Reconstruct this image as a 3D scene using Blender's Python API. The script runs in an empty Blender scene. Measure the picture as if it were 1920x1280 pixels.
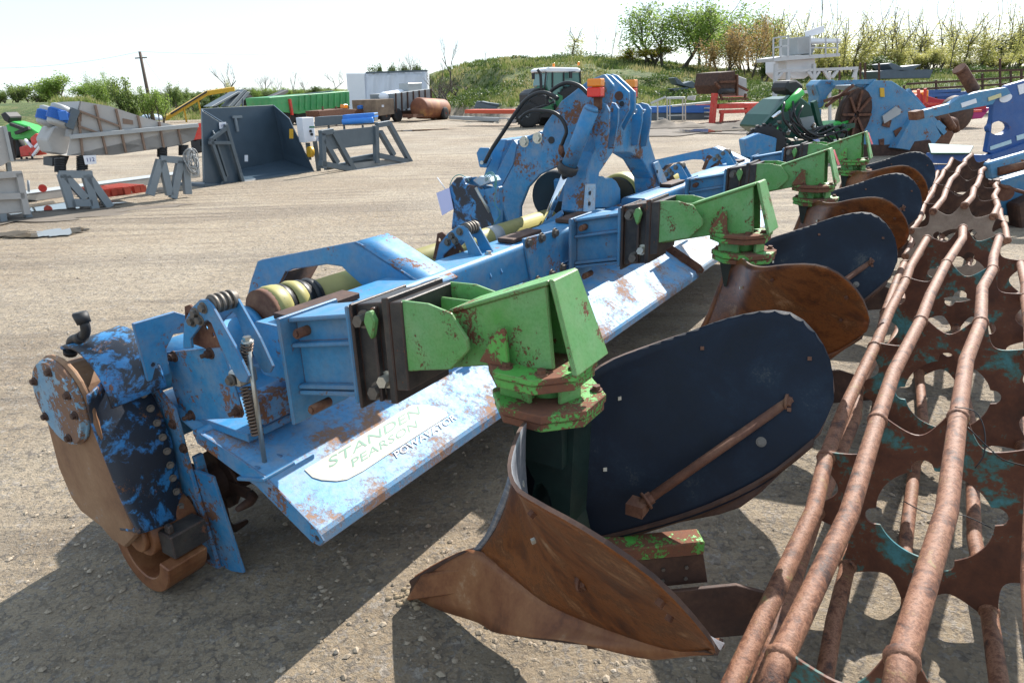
import bpy, math, random
from mathutils import Vector, Matrix, noise
from mathutils.geometry import tessellate_polygon
R=random.Random(7)
sc=bpy.context.scene; C=sc.collection
rad=math.radians
# ---------------- camera ----------------
F=1280.; EYE=1.65; ROLL=rad(1.8); PITCH=math.atan((640-172)/F)
cd=bpy.data.cameras.new('camera'); cam=bpy.data.objects.new('camera',cd); C.objects.link(cam)
cd.sensor_width=36; cd.lens=24; cd.clip_start=.05; cd.clip_end=3000
cam.matrix_world=Matrix.Translation((0,0,EYE))@Matrix.Rotation(math.pi/2-PITCH,4,'X')@Matrix.Rotation(-ROLL,4,'Z')
sc.camera=cam
# ---------------- sky and sun ----------------
SUN_AZ=57.5; SUN_EL=39.
w=bpy.data.worlds.new("World"); sc.world=w; w.use_nodes=True
nt=w.node_tree; bg=nt.nodes['Background']; sk=nt.nodes.new('ShaderNodeTexSky'); sk.sky_type='NISHITA'
sk.sun_disc=False; sk.sun_elevation=rad(SUN_EL); sk.sun_rotation=rad(90-SUN_AZ); sk.air_density=1.0; sk.dust_density=.6; sk.ozone_density=1.6; sk.altitude=50
hz=nt.nodes.new('ShaderNodeMix'); hz.data_type='RGBA'; hz.inputs[0].default_value=.76; nt.links.new(sk.outputs[0],hz.inputs[6]); hz.inputs[7].default_value=(2.7,3.25,3.8,1)   # thin high cloud veil over the blue
nt.links.new(hz.outputs[2],bg.inputs[0]); bg.inputs[1].default_value=.15
sl=bpy.data.lights.new('sun','SUN'); so=bpy.data.objects.new('sun',sl); C.objects.link(so)
sl.energy=4.6; sl.angle=rad(.53); sl.color=(1,.955,.89)
dv=Vector((math.cos(rad(SUN_AZ))*math.cos(rad(SUN_EL)),math.sin(rad(SUN_AZ))*math.cos(rad(SUN_EL)),math.sin(rad(SUN_EL))))
so.rotation_euler=dv.to_track_quat('Z','Y').to_euler(); so.location=(0,0,30)
sc.view_settings.view_transform='Standard'; sc.view_settings.look='None'; sc.view_settings.exposure=1.02; sc.view_settings.gamma=1
sc.render.resolution_x=1024; sc.render.resolution_y=682
sc.render.engine='CYCLES'; sc.cycles.max_bounces=6
# ---------------- surveying helpers: where a sight line meets a plane of the scene ----------------
def ray(x,y):
    u=(x-960);v=-(y-640); c,s=math.cos(ROLL),math.sin(ROLL); u,v=c*u+s*v,-s*u+c*v
    return Vector((u,F*math.cos(PITCH)+v*math.sin(PITCH),-F*math.sin(PITCH)+v*math.cos(PITCH))).normalized()
EO=Vector((0,0,EYE))
def G(x,y,z=0.):
    d=ray(x,y); return EO+d*((z-EYE)/d.z)
def AT(x,y,Y):
    d=ray(x,y); return EO+d*(Y/d.y)
def meet(x,y,p,n):
    d=ray(x,y); return EO+d*((p-EO).dot(n)/d.dot(n))
# ---------------- mesh builder ----------------
class MB:
    def __init__(s): s.v=[];s.f=[];s.m=[];s.sm=[]
    def add(s,v,f,mi=0,smooth=False):
        b=len(s.v); s.v+=[tuple(p) for p in v]
        for q in f: s.f.append([i+b for i in q]); s.m.append(mi); s.sm.append(smooth)
        return s
    def prism(s,pts,vec,mi=0,holes=(),mi2=None):
        vec=Vector(vec); pts=[Vector(p) for p in pts]; loops=[pts]+[[Vector(p) for p in h] for h in holes]
        n=sum(len(l) for l in loops); flat=[p for l in loops for p in l]
        if holes: tri=[list(t) for t in tessellate_polygon(loops)]
        else: tri=[list(range(len(pts)))]
        # vec should point out of first face's back
        f=[t for t in tri]; f2=[[i+n for i in t][::-1] for t in tri]
        s.add(flat+[p+vec for p in flat],f,mi); b=len(s.v)-2*n
        for t in f2: s.f.append([i+b for i in t]); s.m.append(mi if mi2 is None else mi2); s.sm.append(False)
        o=0
        for l in loops:
            k=len(l)
            for i in range(k):
                j=(i+1)%k; s.f.append([b+o+i,b+o+j,b+o+j+n,b+o+i+n][::-1]); s.m.append(mi); s.sm.append(False)
            o+=k
        return s
    def box(s,c,d,rot=None,mi=0):
        c=Vector(c); hx,hy,hz=[a/2 for a in d]
        P=[Vector((x*hx,y*hy,z*hz)) for x in(-1,1) for y in(-1,1) for z in(-1,1)]
        if rot is not None: P=[rot@p for p in P]
        return s.add([p+c for p in P],[(0,1,3,2),(4,6,7,5),(0,4,5,1),(2,3,7,6),(0,2,6,4),(1,5,7,3)],mi)
    def b2(s,lo,hi,mi=0):
        lo=Vector(lo);hi=Vector(hi); return s.box((lo+hi)/2,[abs(a) for a in(hi-lo)],mi=mi)
    def beam(s,a,b,w,h,up=(0,0,1),mi=0):
        a=Vector(a);b=Vector(b);z=(b-a);L=z.length;z.normalize();up=Vector(up)
        x=up.cross(z)
        if x.length<1e-4: x=Vector((1,0,0)).cross(z)
        x.normalize(); y=z.cross(x)
        M=Matrix((x,y,z)).transposed()
        return s.box((a+b)/2,(w,h,L),M,mi)
    def tube(s,path,r,seg=10,mi=0,caps=True,closed=False,smooth=True):
        P=[Vector(p) for p in path]; n=len(P); rr=r if isinstance(r,(list,tuple)) else [r]*n
        T=[]
        for i in range(n):
            a=P[(i-1)%n] if (i or closed) else P[0]; b=P[(i+1)%n] if (i<n-1 or closed) else P[-1]
            t=(b-a); T.append(t.normalized() if t.length>1e-9 else Vector((0,0,1)))
        ref=Vector((0,0,1)) if abs(T[0].z)<.9 else Vector((1,0,0))
        x=ref.cross(T[0]).normalized(); V=[];Fc=[]
        for i in range(n):
            x=(x-T[i]*x.dot(T[i])); x=x.normalized() if x.length>1e-6 else Vector((1,0,0)); y=T[i].cross(x)
            for k in range(seg):
                a=2*math.pi*k/seg; V.append(P[i]+(x*math.cos(a)+y*math.sin(a))*rr[i])
        m=n if closed else n-1
        for i in range(m):
            for k in range(seg):
                k2=(k+1)%seg; i2=(i+1)%n
                Fc.append((i*seg+k,i*seg+k2,i2*seg+k2,i2*seg+k))
        s.add(V,Fc,mi,smooth)
        if caps and not closed:
            b=len(s.v)-n*seg
            s.f.append([b+k for k in range(seg)][::-1]); s.m.append(mi); s.sm.append(False)
            s.f.append([b+(n-1)*seg+k for k in range(seg)]); s.m.append(mi); s.sm.append(False)
        return s
    def cyl(s,a,b,r,r2=None,seg=16,mi=0): return s.tube([a,b],[r,r if r2 is None else r2],seg,mi)
    def lathe(s,a,axis,prof,seg=20,mi=0):   # prof: list of (dist along axis, radius)
        a=Vector(a);ax=Vector(axis).normalized(); return s.tube([a+ax*d+ax*1e-5*i for i,(d,_) in enumerate(prof)],[q[1] for q in prof],seg,mi)
    def bolt(s,p,n,r=.015,h=.012,mi=0,washer=True):
        p=Vector(p);n=Vector(n).normalized()
        if washer: s.cyl(p-n*.003,p+n*.004,r*1.45,seg=14,mi=mi)
        s.tube([p,p+n*h],[r,r],6,mi,smooth=False)
        return s
    def grid(s,rows,th=0,mi=0,mi2=None,smooth=True,mie=None):
        nr=len(rows);nc=len(rows[0]); V=[Vector(p) for r in rows for p in r]
        Fc=[(i*nc+j,i*nc+j+1,(i+1)*nc+j+1,(i+1)*nc+j) for i in range(nr-1) for j in range(nc-1)]
        if not th: return s.add(V,Fc,mi,smooth)
        N=[]
        for i in range(nr):
            for j in range(nc):
                a=V[i*nc+min(j+1,nc-1)]-V[i*nc+max(j-1,0)]; b=V[min(i+1,nr-1)*nc+j]-V[max(i-1,0)*nc+j]
                n=a.cross(b); N.append(n.normalized() if n.length>1e-9 else Vector((0,0,1)))
        o=len(V); W=[v-n*th for v,n in zip(V,N)]
        s.add(V+W,Fc,mi,smooth); b=len(s.v)-2*o
        m2=mi if mi2 is None else mi2
        for q in Fc: s.f.append([b+o+i for i in q][::-1]); s.m.append(m2); s.sm.append(smooth)
        edge=[(0,j) for j in range(nc)]+[(i,nc-1) for i in range(1,nr)]+[(nr-1,j) for j in range(nc-2,-1,-1)]+[(i,0) for i in range(nr-2,0,-1)]
        for (i,j),(k,l) in zip(edge,edge[1:]+edge[:1]):
            s.f.append([b+i*nc+j,b+o+i*nc+j,b+o+k*nc+l,b+k*nc+l]); s.m.append(m2 if mie is None else mie); s.sm.append(False)
        return s
    def part(s,name,mats,parent=None,bevel=0,label=None,kind=None):
        me=bpy.data.meshes.new(name); me.from_pydata(s.v,[],s.f)
        if not isinstance(mats,(list,tuple)): mats=[mats]
        for m in mats: me.materials.append(m)
        me.polygons.foreach_set('material_index',s.m); me.polygons.foreach_set('use_smooth',s.sm); me.update()
        o=bpy.data.objects.new(name,me); C.objects.link(o)
        if parent is not None: o.parent=parent
        if bevel:
            b=o.modifiers.new('bevel','BEVEL'); b.width=bevel; b.segments=1; b.limit_method='ANGLE'; b.angle_limit=rad(38)
        if label: o['label']=label
        if kind: o['kind']=kind
        return o
def tag(o,label,cat,group=None):
    o['label']=label;o['category']=cat
    if group:o['group']=group
    return o
def thing(name,label,cat,loc=(0,0,0),rz=0,group=None):
    o=bpy.data.objects.new(name,None); C.objects.link(o); o.location=loc; o.rotation_euler=(0,0,rz); o.empty_display_size=.2
    return tag(o,label,cat,group)
def spline(pts,n):
    P=[Vector(p) for p in pts]; d=[0]
    for a,b in zip(P,P[1:]): d.append(d[-1]+(b-a).length)
    out=[]
    for k in range(n):
        t=d[-1]*k/(n-1); i=0
        while i<len(P)-2 and d[i+1]<t: i+=1
        u=(t-d[i])/max(1e-9,d[i+1]-d[i]); u=min(1,max(0,u))
        p0=P[max(i-1,0)];p1=P[i];p2=P[i+1];p3=P[min(i+2,len(P)-1)]
        out.append(.5*((2*p1)+(p2-p0)*u+(2*p0-5*p1+4*p2-p3)*u*u+(3*p1-p0-3*p2+p3)*u**3))
    return out
def arc(c,r,a0,a1,n,f):
    return [f(c[0]+r*math.cos(rad(a0+(a1-a0)*i/(n-1))),c[1]+r*math.sin(rad(a0+(a1-a0)*i/(n-1)))) for i in range(n)]
# ---------------- materials ----------------
def newmat(name):
    m=bpy.data.materials.new(name); m.use_nodes=True; t=m.node_tree; return m,t,t.nodes['Principled BSDF']
def nd(t,k,**kw):
    n=t.nodes.new(k)
    for a,b in kw.items():
        if a.startswith('i_'): n.inputs[a[2:].replace('_',' ')].default_value=b
        else: setattr(n,a,b)
    return n
def noise_n(t,co,scale,detail=6,rough=.6,dist=0):
    n=nd(t,'ShaderNodeTexNoise'); n.inputs['Scale'].default_value=scale; n.inputs['Detail'].default_value=detail; n.inputs['Roughness'].default_value=rough; n.inputs['Distortion'].default_value=dist
    if co is not None: t.links.new(co,n.inputs['Vector'])
    return n.outputs['Fac']
def ramp(t,fac,lo,hi,c0=(0,0,0,1),c1=(1,1,1,1)):
    r=nd(t,'ShaderNodeValToRGB'); e=r.color_ramp.elements; e[0].position=lo;e[1].position=hi;e[0].color=c0;e[1].color=c1
    t.links.new(fac,r.inputs[0]); return r.outputs[0]
def mix(t,fac,a,b,mode='MIX'):
    n=nd(t,'ShaderNodeMix',data_type='RGBA',blend_type=mode)
    for s,v in((0,fac),(6,a),(7,b)):
        if isinstance(v,(int,float)): n.inputs[s].default_value=v
        elif isinstance(v,tuple): n.inputs[s].default_value=(*v,1) if len(v)==3 else v
        else: t.links.new(v,n.inputs[s])
    return n.outputs[2]
def mth(t,op,a,b=0.,clamp=False):
    n=nd(t,'ShaderNodeMath',operation=op,use_clamp=clamp)
    for i,v in enumerate((a,b)):
        if isinstance(v,(int,float)): n.inputs[i].default_value=v
        else: t.links.new(v,n.inputs[i])
    return n.outputs[0]
def bump(t,bs,h,dist=.002,strength=.6):
    b=nd(t,'ShaderNodeBump'); b.inputs['Distance'].default_value=dist; b.inputs['Strength'].default_value=strength
    t.links.new(h,b.inputs['Height']); t.links.new(b.outputs[0],bs.inputs['Normal'])
def objco(t,sc3=(1,1,1)):
    c=nd(t,'ShaderNodeTexCoord'); mp=nd(t,'ShaderNodeMapping'); mp.inputs['Scale'].default_value=sc3
    t.links.new(c.outputs['Object'],mp.inputs['Vector']); return mp.outputs[0]
def paint(name,base,rust=.5,scale=1.,rough=.42,rc=(.13,.06,.035),fade=(1.5,1.35,1.2),edge=True,soft=.022,dirt=.25,dc=(.34,.28,.2),grime=0,gc=(.01,.01,.012),metal=0):
    """old painted steel: faded paint, chips down to rust, worn edges, dust"""
    m,t,bs=newmat(name); co=objco(t)
    n1=noise_n(t,co,3.2*scale,8,.62); n2=noise_n(t,co,34*scale,6,.7); n3=noise_n(t,co,150*scale,4,.6); n4=noise_n(t,co,1.4*scale,5,.6)
    faded=tuple(min(1,b*f+.008) for b,f in zip(base,fade))
    col=mix(t,ramp(t,n4,.35,.7),base,faded)
    col=mix(t,mth(t,'MULTIPLY',ramp(t,n2,.45,.62),.35),col,tuple(b*.7 for b in base))
    # rust mask
    v=mth(t,'ADD',mth(t,'MULTIPLY',n1,.62),mth(t,'MULTIPLY',n2,.38))
    th=.69-.22*rust
    mask=ramp(t,v,th,th+soft)
    sp=mth(t,'ADD',mth(t,'MULTIPLY',n3,.55),mth(t,'MULTIPLY',n1,.45)); ms=ramp(t,sp,.685-.14*rust,.70-.14*rust)
    mask=mth(t,'MAXIMUM',mask,ms)
    if edge:
        bv=nd(t,'ShaderNodeBevel',samples=3); bv.inputs['Radius'].default_value=.007
        ge=nd(t,'ShaderNodeNewGeometry'); dt=nd(t,'ShaderNodeVectorMath',operation='DOT_PRODUCT')
        t.links.new(bv.outputs[0],dt.inputs[0]); t.links.new(ge.outputs['Normal'],dt.inputs[1])
        ed=mth(t,'SUBTRACT',1.,dt.outputs['Value']); ed=mth(t,'ADD',mth(t,'MULTIPLY',ed,1.6),mth(t,'MULTIPLY',n2,.55))
        mask=mth(t,'MAXIMUM',mask,ramp(t,ed,.50,.56))
    rcol=mix(t,n3,tuple(c*.55 for c in rc),tuple(min(1,c*1.9) for c in rc))
    rcol=mix(t,ramp(t,n2,.4,.7),rcol,(rc[0]*1.7,rc[1]*1.6,rc[2]*1.3))
    # dust
    if dirt:
        n5=noise_n(t,co,6*scale,7,.7); col=mix(t,mth(t,'MULTIPLY',ramp(t,n5,.42,.72),dirt),col,dc)
    if grime:
        n6=noise_n(t,co,4.5*scale,7,.72,.4); col=mix(t,mth(t,'MULTIPLY',ramp(t,n6,(.62-.2*grime),(.69-.2*grime)),.95),col,gc)
    col=mix(t,mask,col,rcol)
    t.links.new(col,bs.inputs['Base Color'])
    rg=mth(t,'ADD',mth(t,'MULTIPLY',mask,.45),rough); t.links.new(mth(t,'ADD',rg,mth(t,'MULTIPLY',n2,.15),True),bs.inputs['Roughness'])
    bs.inputs['Metallic'].default_value=metal
    bump(t,bs,mth(t,'ADD',mth(t,'MULTIPLY',mask,-.8),mth(t,'MULTIPLY',n3,.45)),.0015,.7)
    return m
def mottled(name,cols,scale=8.,rough=.75,bmp=.002,metal=0,stretch=(1,1,1),fine=90):
    """cols: list of (threshold,colour)"""
    m,t,bs=newmat(name); co=objco(t,stretch); n1=noise_n(t,co,scale,8,.65,.3); n2=noise_n(t,co,fine,5,.7)
    v=mth(t,'ADD',mth(t,'MULTIPLY',n1,.75),mth(t,'MULTIPLY',n2,.25))
    r=nd(t,'ShaderNodeValToRGB'); t.links.new(v,r.inputs[0]); e=r.color_ramp.elements
    for i,(p,c) in enumerate(cols):
        if i<2: e[i].position=p;e[i].color=(*c,1)
        else: x=e.new(p); x.color=(*c,1)
    sp=mix(t,mth(t,'MULTIPLY',n2,.5),r.outputs[0],(0.02,.015,.01),'MIX') if rough>.6 else r.outputs[0]
    t.links.new(r.outputs[0],bs.inputs['Base Color']); t.links.new(mth(t,'ADD',mth(t,'MULTIPLY',n2,.3),rough-.15,True),bs.inputs['Roughness'])
    bs.inputs['Metallic'].default_value=metal; bump(t,bs,v,bmp,.8); return m
def plain(name,c,rough=.5,metal=0,var=.25,scale=20,bmp=.0006,emit=None,trans=0):
    m,t,bs=newmat(name); co=objco(t); n=noise_n(t,co,scale,5,.65)
    col=mix(t,n,tuple(a*(1-var) for a in c),tuple(min(1,a*(1+var)) for a in c)); t.links.new(col,bs.inputs['Base Color'])
    bs.inputs['Roughness'].default_value=rough; bs.inputs['Metallic'].default_value=metal
    if trans: bs.inputs['Transmission Weight'].default_value=trans
    if bmp: bump(t,bs,n,bmp,.5)
    return m
# ---------------- palette ----------------
BLUE=(.022,.195,.43)
m_blue=paint('blue_paint',BLUE,.42,1.5,dirt=.34,fade=(1.7,1.2,1.0),soft=.03)
m_blueR=paint('blue_paint_rusted',BLUE,.68,1.9,dirt=.42,dc=(.40,.34,.28),fade=(1.7,1.2,1.0),soft=.035)
m_blueH=paint('hood_paint',(.075,.30,.58),.80,1.5,rc=(.21,.13,.095),dirt=.8,dc=(.36,.34,.33),rough=.5,fade=(1.8,1.15,1.0),soft=.08)
m_hoodW=paint('hood_worn',(.22,.40,.58),.7,1.6,soft=.09,rc=(.30,.20,.15),dirt=.95,dc=(.56,.50,.46),rough=.5,fade=(1.3,1.2,1.1))
m_blueG=paint('blue_paint_greasy',(.022,.17,.43),.5,2.4,grime=.95,dirt=.12,fade=(1.5,1.5,1.2),soft=.04,gc=(.016,.014,.014))
m_teal=paint('teal_blue_paint',(.032,.18,.36),.45,1.3,dirt=.35)
m_green=paint('green_paint',(.085,.30,.055),.6,3.4,rc=(.10,.035,.02),fade=(1.7,1.15,2.4),dirt=.28,dc=(.30,.40,.2),soft=.03)
m_greenR=paint('green_paint_rusted',(.085,.36,.05),1.0,2.6,rc=(.12,.05,.03),fade=(1.15,1.1,1.6),dirt=.1)
m_black=paint('black_paint',(.012,.012,.014),.5,1.6,rc=(.10,.045,.03),dirt=.15,fade=(1.6,1.5,1.4))
m_navy=mottled('navy_enamel',[(.3,(.002,.004,.008)),(.50,(.003,.008,.019)),(.58,(.006,.015,.029)),(.63,(.035,.04,.045)),(.70,(.11,.10,.085))],4,.66,.0012,fine=140)
m_navy.node_tree.nodes['Principled BSDF'].inputs['Specular IOR Level'].default_value=.3
m_frog=mottled('dark_green_casting',[(.3,(.004,.012,.010)),(.6,(.008,.025,.02)),(.8,(.03,.04,.035))],9,.4,.001)
m_board=mottled('worn_board_rust',[(.36,(.055,.018,.008)),(.45,(.15,.046,.012)),(.51,(.24,.080,.020)),(.56,(.125,.045,.016)),(.61,(.28,.12,.045)),(.68,(.36,.25,.16))],5.5,.42,.0018,.35,(1,1,1.5),110)
m_boardW=mottled('board_back_scoured',[(.3,(.10,.11,.13)),(.5,(.25,.26,.29)),(.7,(.45,.43,.42))],14,.35,.001,.5,(1,1,5))
m_share=mottled('share_rust',[(.34,(.07,.026,.012)),(.46,(.19,.070,.028)),(.6,(.27,.12,.05)),(.7,(.38,.26,.16))],5.5,.52,.002,.1)
m_rust=mottled('brown_rust',[(.3,(.05,.02,.012)),(.5,(.12,.048,.026)),(.7,(.22,.11,.06))],12,.8,.002)
m_rustD=mottled('dark_rust',[(.3,(.022,.012,.009)),(.5,(.06,.028,.018)),(.7,(.12,.06,.035))],12,.75,.002)
m_tube=mottled('pitted_tube_rust',[(.38,(.045,.018,.011)),(.46,(.15,.056,.026)),(.515,(.27,.125,.068)),(.555,(.13,.05,.024)),(.60,(.24,.11,.052)),(.66,(.19,.17,.065))],15,.66,.008,0,(1,1,1),120)
m_plate=mottled('roller_plate_rust',[(.30,(.035,.014,.010)),(.47,(.10,.034,.018)),(.53,(.13,.045,.022)),(.56,(.06,.12,.10)),(.62,(.06,.21,.23)),(.8,(.10,.30,.34))],5.2,.62,.002,0,(1,1,1),46)
m_platetan=mottled('mud_dusted_plate',[(.3,(.16,.11,.08)),(.55,(.30,.23,.18)),(.7,(.36,.29,.22))],6,.8,.0015)
m_case=mottled('case_rust',[(.32,(.07,.032,.018)),(.48,(.20,.10,.05)),(.62,(.28,.16,.085)),(.72,(.12,.30,.48))],3.5,.7,.0015)
m_capm=paint('cap_paint',(.12,.27,.42),.95,2.6,rc=(.14,.08,.055),dirt=.3)
m_steel=plain('zinc_steel',(.45,.44,.40),.38,.85,.3,40)
m_chrome=plain('chrome',(.75,.77,.8),.12,1,.05,10,0)
m_boltd=plain('dull_bolt',(.16,.14,.12),.55,.6,.4,60)
m_boltb=plain('bright_bolt',(.6,.58,.5),.4,.7,.3,60)
m_spring=plain('spring_steel',(.17,.12,.09),.5,.6,.4,60)
m_rubber=plain('black_rubber',(.012,.012,.013),.5,0,.4,30)
m_yel=plain('yellow_guard',(.34,.30,.10),.5,0,.3,9)
m_blk=plain('black_plastic',(.01,.01,.01),.45,0,.3,20)
m_white=plain('white_card',(.75,.76,.8),.6,0,.04,8,0)
m_lotblue=plain('lot_print',(.03,.04,.22),.6,0,.1,8,0)
m_orange=plain('amber_lens',(.85,.25,.02),.2,0,.1,40,.0004)
m_red=plain('red_lens',(.75,.04,.03),.2,0,.1,40,.0004)
m_decal=mottled('decal_film',[(.25,(.20,.17,.11)),(.37,(.22,.20,.14)),(.40,(.38,.37,.30)),(.9,(.44,.43,.37))],30,.5,.0004)
m_fade=plain('faded_print',(.13,.27,.20),.6,0,.1,20,0)
m_wprint=plain('white_print',(.66,.66,.62),.5,0,.1,20,0)
m_string=plain('green_twine',(.10,.25,.22),.8,0,.3,20)
m_glass=plain('tinted_glass',(.10,.22,.20),.08,0,.1,3,0)
m_grey=plain('slate_grey_paint',(.085,.11,.13),.5,0,.28,4)
m_greyL=plain('pale_grey_metal',(.36,.37,.37),.5,.2,.2,3)
m_galv=plain('galvanised',(.46,.47,.46),.45,.4,.18,6)
m_feed=mottled('dusty_trough',[(.3,(.34,.32,.30)),(.55,(.40,.385,.365)),(.75,(.45,.43,.41))],2,.7,.001)
m_rib=plain('rusty_rib',(.22,.15,.11),.8,0,.3,10)
m_motor=plain('motor_blue',(.03,.15,.50),.5,0,.2,9)
m_trail=plain('trailer_white',(.72,.74,.78),.6,0,.05,1.5)
m_curt=plain('curtain_white',(.62,.66,.74),.55,0,.07,1.)
m_gtrail=paint('trailer_green',(.04,.26,.09),.4,.6,edge=False,dirt=.2)
m_brown=mottled('weathered_boards',[(.3,(.09,.06,.045)),(.55,(.22,.16,.11)),(.75,(.30,.22,.15))],1.6,.85,.003)
m_tank=mottled('tank_rust',[(.3,(.10,.035,.02)),(.5,(.22,.075,.035)),(.68,(.40,.20,.06))],1.4,.7,.002)
m_redp=paint('red_paint',(.50,.03,.02),.5,1,edge=False,dirt=.25)
m_yelp=plain('loader_yellow',(.62,.36,.02),.45,0,.15,3)
m_bluef=plain('conveyor_blue',(.03,.14,.45),.5,0,.2,3)
m_tgreen=plain('tractor_green',(.02,.16,.06),.35,0,.2,4)
m_dgreen=plain('harvester_green',(.012,.07,.045),.3,.1,.4,6)
m_lgreen=plain('bright_green_steel',(.05,.40,.07),.4,0,.2,6)
m_tyre=plain('tyre',(.02,.02,.021),.8,0,.4,14,.003)
m_dark=plain('dark_fittings',(.02,.02,.022),.6,0,.5,12)
m_dblue=paint('harvester_blue',(.045,.19,.36),.55,1.1,edge=False,dirt=.3)
m_cobalt=paint('cobalt_paint',(.018,.08,.27),.35,1.4,edge=False,dirt=.1)
m_wood=plain('pole_wood',(.12,.09,.07),.9,0,.3,5)
m_pallet=plain('red_pallet',(.45,.08,.05),.8,0,.2,4)
# ---------------- terrain ----------------
def sst(a,b,x):
    t=max(0.,min(1.,(x-a)/(b-a))); return t*t*(3-2*t)
def fbm(x,y,o=4):
    s=0;a=1
    for i in range(o): s+=a*noise.noise(Vector((x,y,3.7*i))); x*=2.03;y*=2.03;a*=.5
    return s
def toe(x): return 40-.25*max(0,x-8) if x>0 else 40-3.6*x
def hgt(x,y):
    if y<20: return fbm(x*.6,y*.6,2)*.012
    q=x/max(y,1e-3); d=y-max(toe(x),31 if x>0 else 40)+1.5*fbm(x*.1,y*.1,2)
    f=sst(-.195,-.13,q)*(.76-.42*sst(.06,.42,q))
    n=fbm(x*.12,y*.12,3)
    b=f*(1.3*sst(-1,2,d)+.9*sst(2,11,d)+2.4*sst(11,19,d)+1.5*sst(19,32,d)+max(0,d-32)*.012)
    b*=1+.10*n; b+=f*.30*sst(0,3,d)*fbm(x*.45,y*.45,3)
    l=sst(-.17,-.23,q); fld=l*(.021*max(0,y-75)+.3*sst(60,75,y)*n)*(1-sst(240,330,y)*.4)
    bk=sst(-.50,-.58,q)*1.75*sst(27,36,y)*(1+.15*n)*(1-sst(60,90,y)*.3)
    return fbm(x*.6,y*.6,2)*.012+max(b,0)+max(fld,bk)
rs=[0.0];r=.35
while r<1400: rs.append(r); r*=1.028 if r<120 else 1.09
az=[]; a=-180.
while a<180: az.append(a); a+=.42 if -52<a<52 else 6.
gv=[(0,0,0)];gf=[]
na=len(az)
for r in rs[1:]:
    for a in az:
        x=r*math.sin(rad(a));y=r*math.cos(rad(a)); gv.append((x,y,hgt(x,y)))
for k in range(na): gf.append((0,1+(k+1)%na,1+k))
for i in range(len(rs)-2):
    for k in range(na):
        k2=(k+1)%na; gf.append((1+i*na+k,1+i*na+k2,1+(i+1)*na+k2,1+(i+1)*na+k))
# grass mask as vertex attribute of where soil gives way to turf
me=bpy.data.meshes.new('ground'); me.from_pydata(gv,[],gf); me.polygons.foreach_set('use_smooth',[True]*len(gf))
at=me.attributes.new('turf','FLOAT','POINT')
def turf(x,y):
    q=x/max(y,1e-3); 
    if y<22: return 0.
    d=y-max(toe(x),31 if x>0 else 40)+1.5*fbm(x*.1,y*.1,2)
    t=sst(-.20,-.17,q)*sst(.4,1.6,d-.5*fbm(x*.8,y*.8,2))
    t=max(t,sst(-.17,-.20,q)*sst(66,72,y),sst(-.49,-.53,q)*sst(26,28.5,y))
    return t
at.data.foreach_set('value',[turf(v[0],v[1]) if v[1]>0 else 0 for v in gv])
m,t,bs=newmat('yard_dirt'); gm=m
co=objco(t); cs=objco(t,(1,.32,1))
rot=nd(t,'ShaderNodeMapping'); rot.inputs['Rotation'].default_value=(0,0,rad(-14)); rot.inputs['Scale'].default_value=(.10,1.5,1); t.links.new(co,rot.inputs['Vector'])
a1=noise_n(t,co,.33,9,.7); a2=noise_n(t,co,7,9,.72); a3=noise_n(t,co,60,6,.75); a4=noise_n(t,rot.outputs[0],.8,8,.70,.5)
col=mix(t,ramp(t,a1,.35,.68),(.33,.245,.155),(.54,.435,.30))
col=mix(t,mth(t,'MULTIPLY',ramp(t,a4,.49,.57),.7),col,(.20,.15,.10))
col=mix(t,ramp(t,a2,.40,.62),mix(t,.25,col,(.22,.18,.14)),col)
a6=noise_n(t,rot.outputs[0],4.5,6,.7,.3); col=mix(t,mth(t,'MULTIPLY',ramp(t,a6,.55,.66),.55),col,(.15,.115,.085)); a7=noise_n(t,co,.16,5,.6); col=mix(t,mth(t,'MULTIPLY',ramp(t,a7,.45,.62),.4),col,(.50,.44,.35))
vo=nd(t,'ShaderNodeTexVoronoi'); vo.inputs['Scale'].default_value=42; vo.inputs['Randomness'].default_value=1; t.links.new(co,vo.inputs['Vector'])
vo2=nd(t,'ShaderNodeTexVoronoi'); vo2.inputs['Scale'].default_value=120; t.links.new(co,vo2.inputs['Vector'])
pm=mth(t,'MULTIPLY',ramp(t,vo.outputs['Distance'],.42,.30),ramp(t,a2,.42,.55))
wv=nd(t,'ShaderNodeTexWave',wave_type='BANDS',bands_direction='Y'); wv.inputs['Scale'].default_value=.55; wv.inputs['Distortion'].default_value=5.5; wv.inputs['Detail'].default_value=4; wv.inputs['Detail Scale'].default_value=1.6; t.links.new(rot.outputs[0],wv.inputs['Vector'])
a8=noise_n(t,co,.22,4,.6); trk=mth(t,'MULTIPLY',ramp(t,wv.outputs['Fac'],.62,.92),ramp(t,a8,.47,.58)); col=mix(t,mth(t,'MULTIPLY',trk,.55),col,(.17,.13,.095))
sw=nd(t,'ShaderNodeSeparateColor'); t.links.new(vo.outputs['Color'],sw.inputs[0])
stc=mix(t,sw.outputs[0],(.20,.17,.145),(.50,.44,.37))
pm=mth(t,'MULTIPLY',pm,ramp(t,sw.outputs[1],.45,.6))
col=mix(t,mth(t,'MULTIPLY',pm,.8),col,stc)
sw2=nd(t,'ShaderNodeSeparateColor'); t.links.new(vo2.outputs['Color'],sw2.inputs[0])
col=mix(t,mth(t,'MULTIPLY',ramp(t,sw2.outputs[0],.55,.85),.45),col,mix(t,sw2.outputs[1],(.16,.13,.10),(.5,.44,.36)))
col=mix(t,mth(t,'MULTIPLY',ramp(t,a3,.5,.66),.38),col,(.15,.12,.09))
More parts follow.
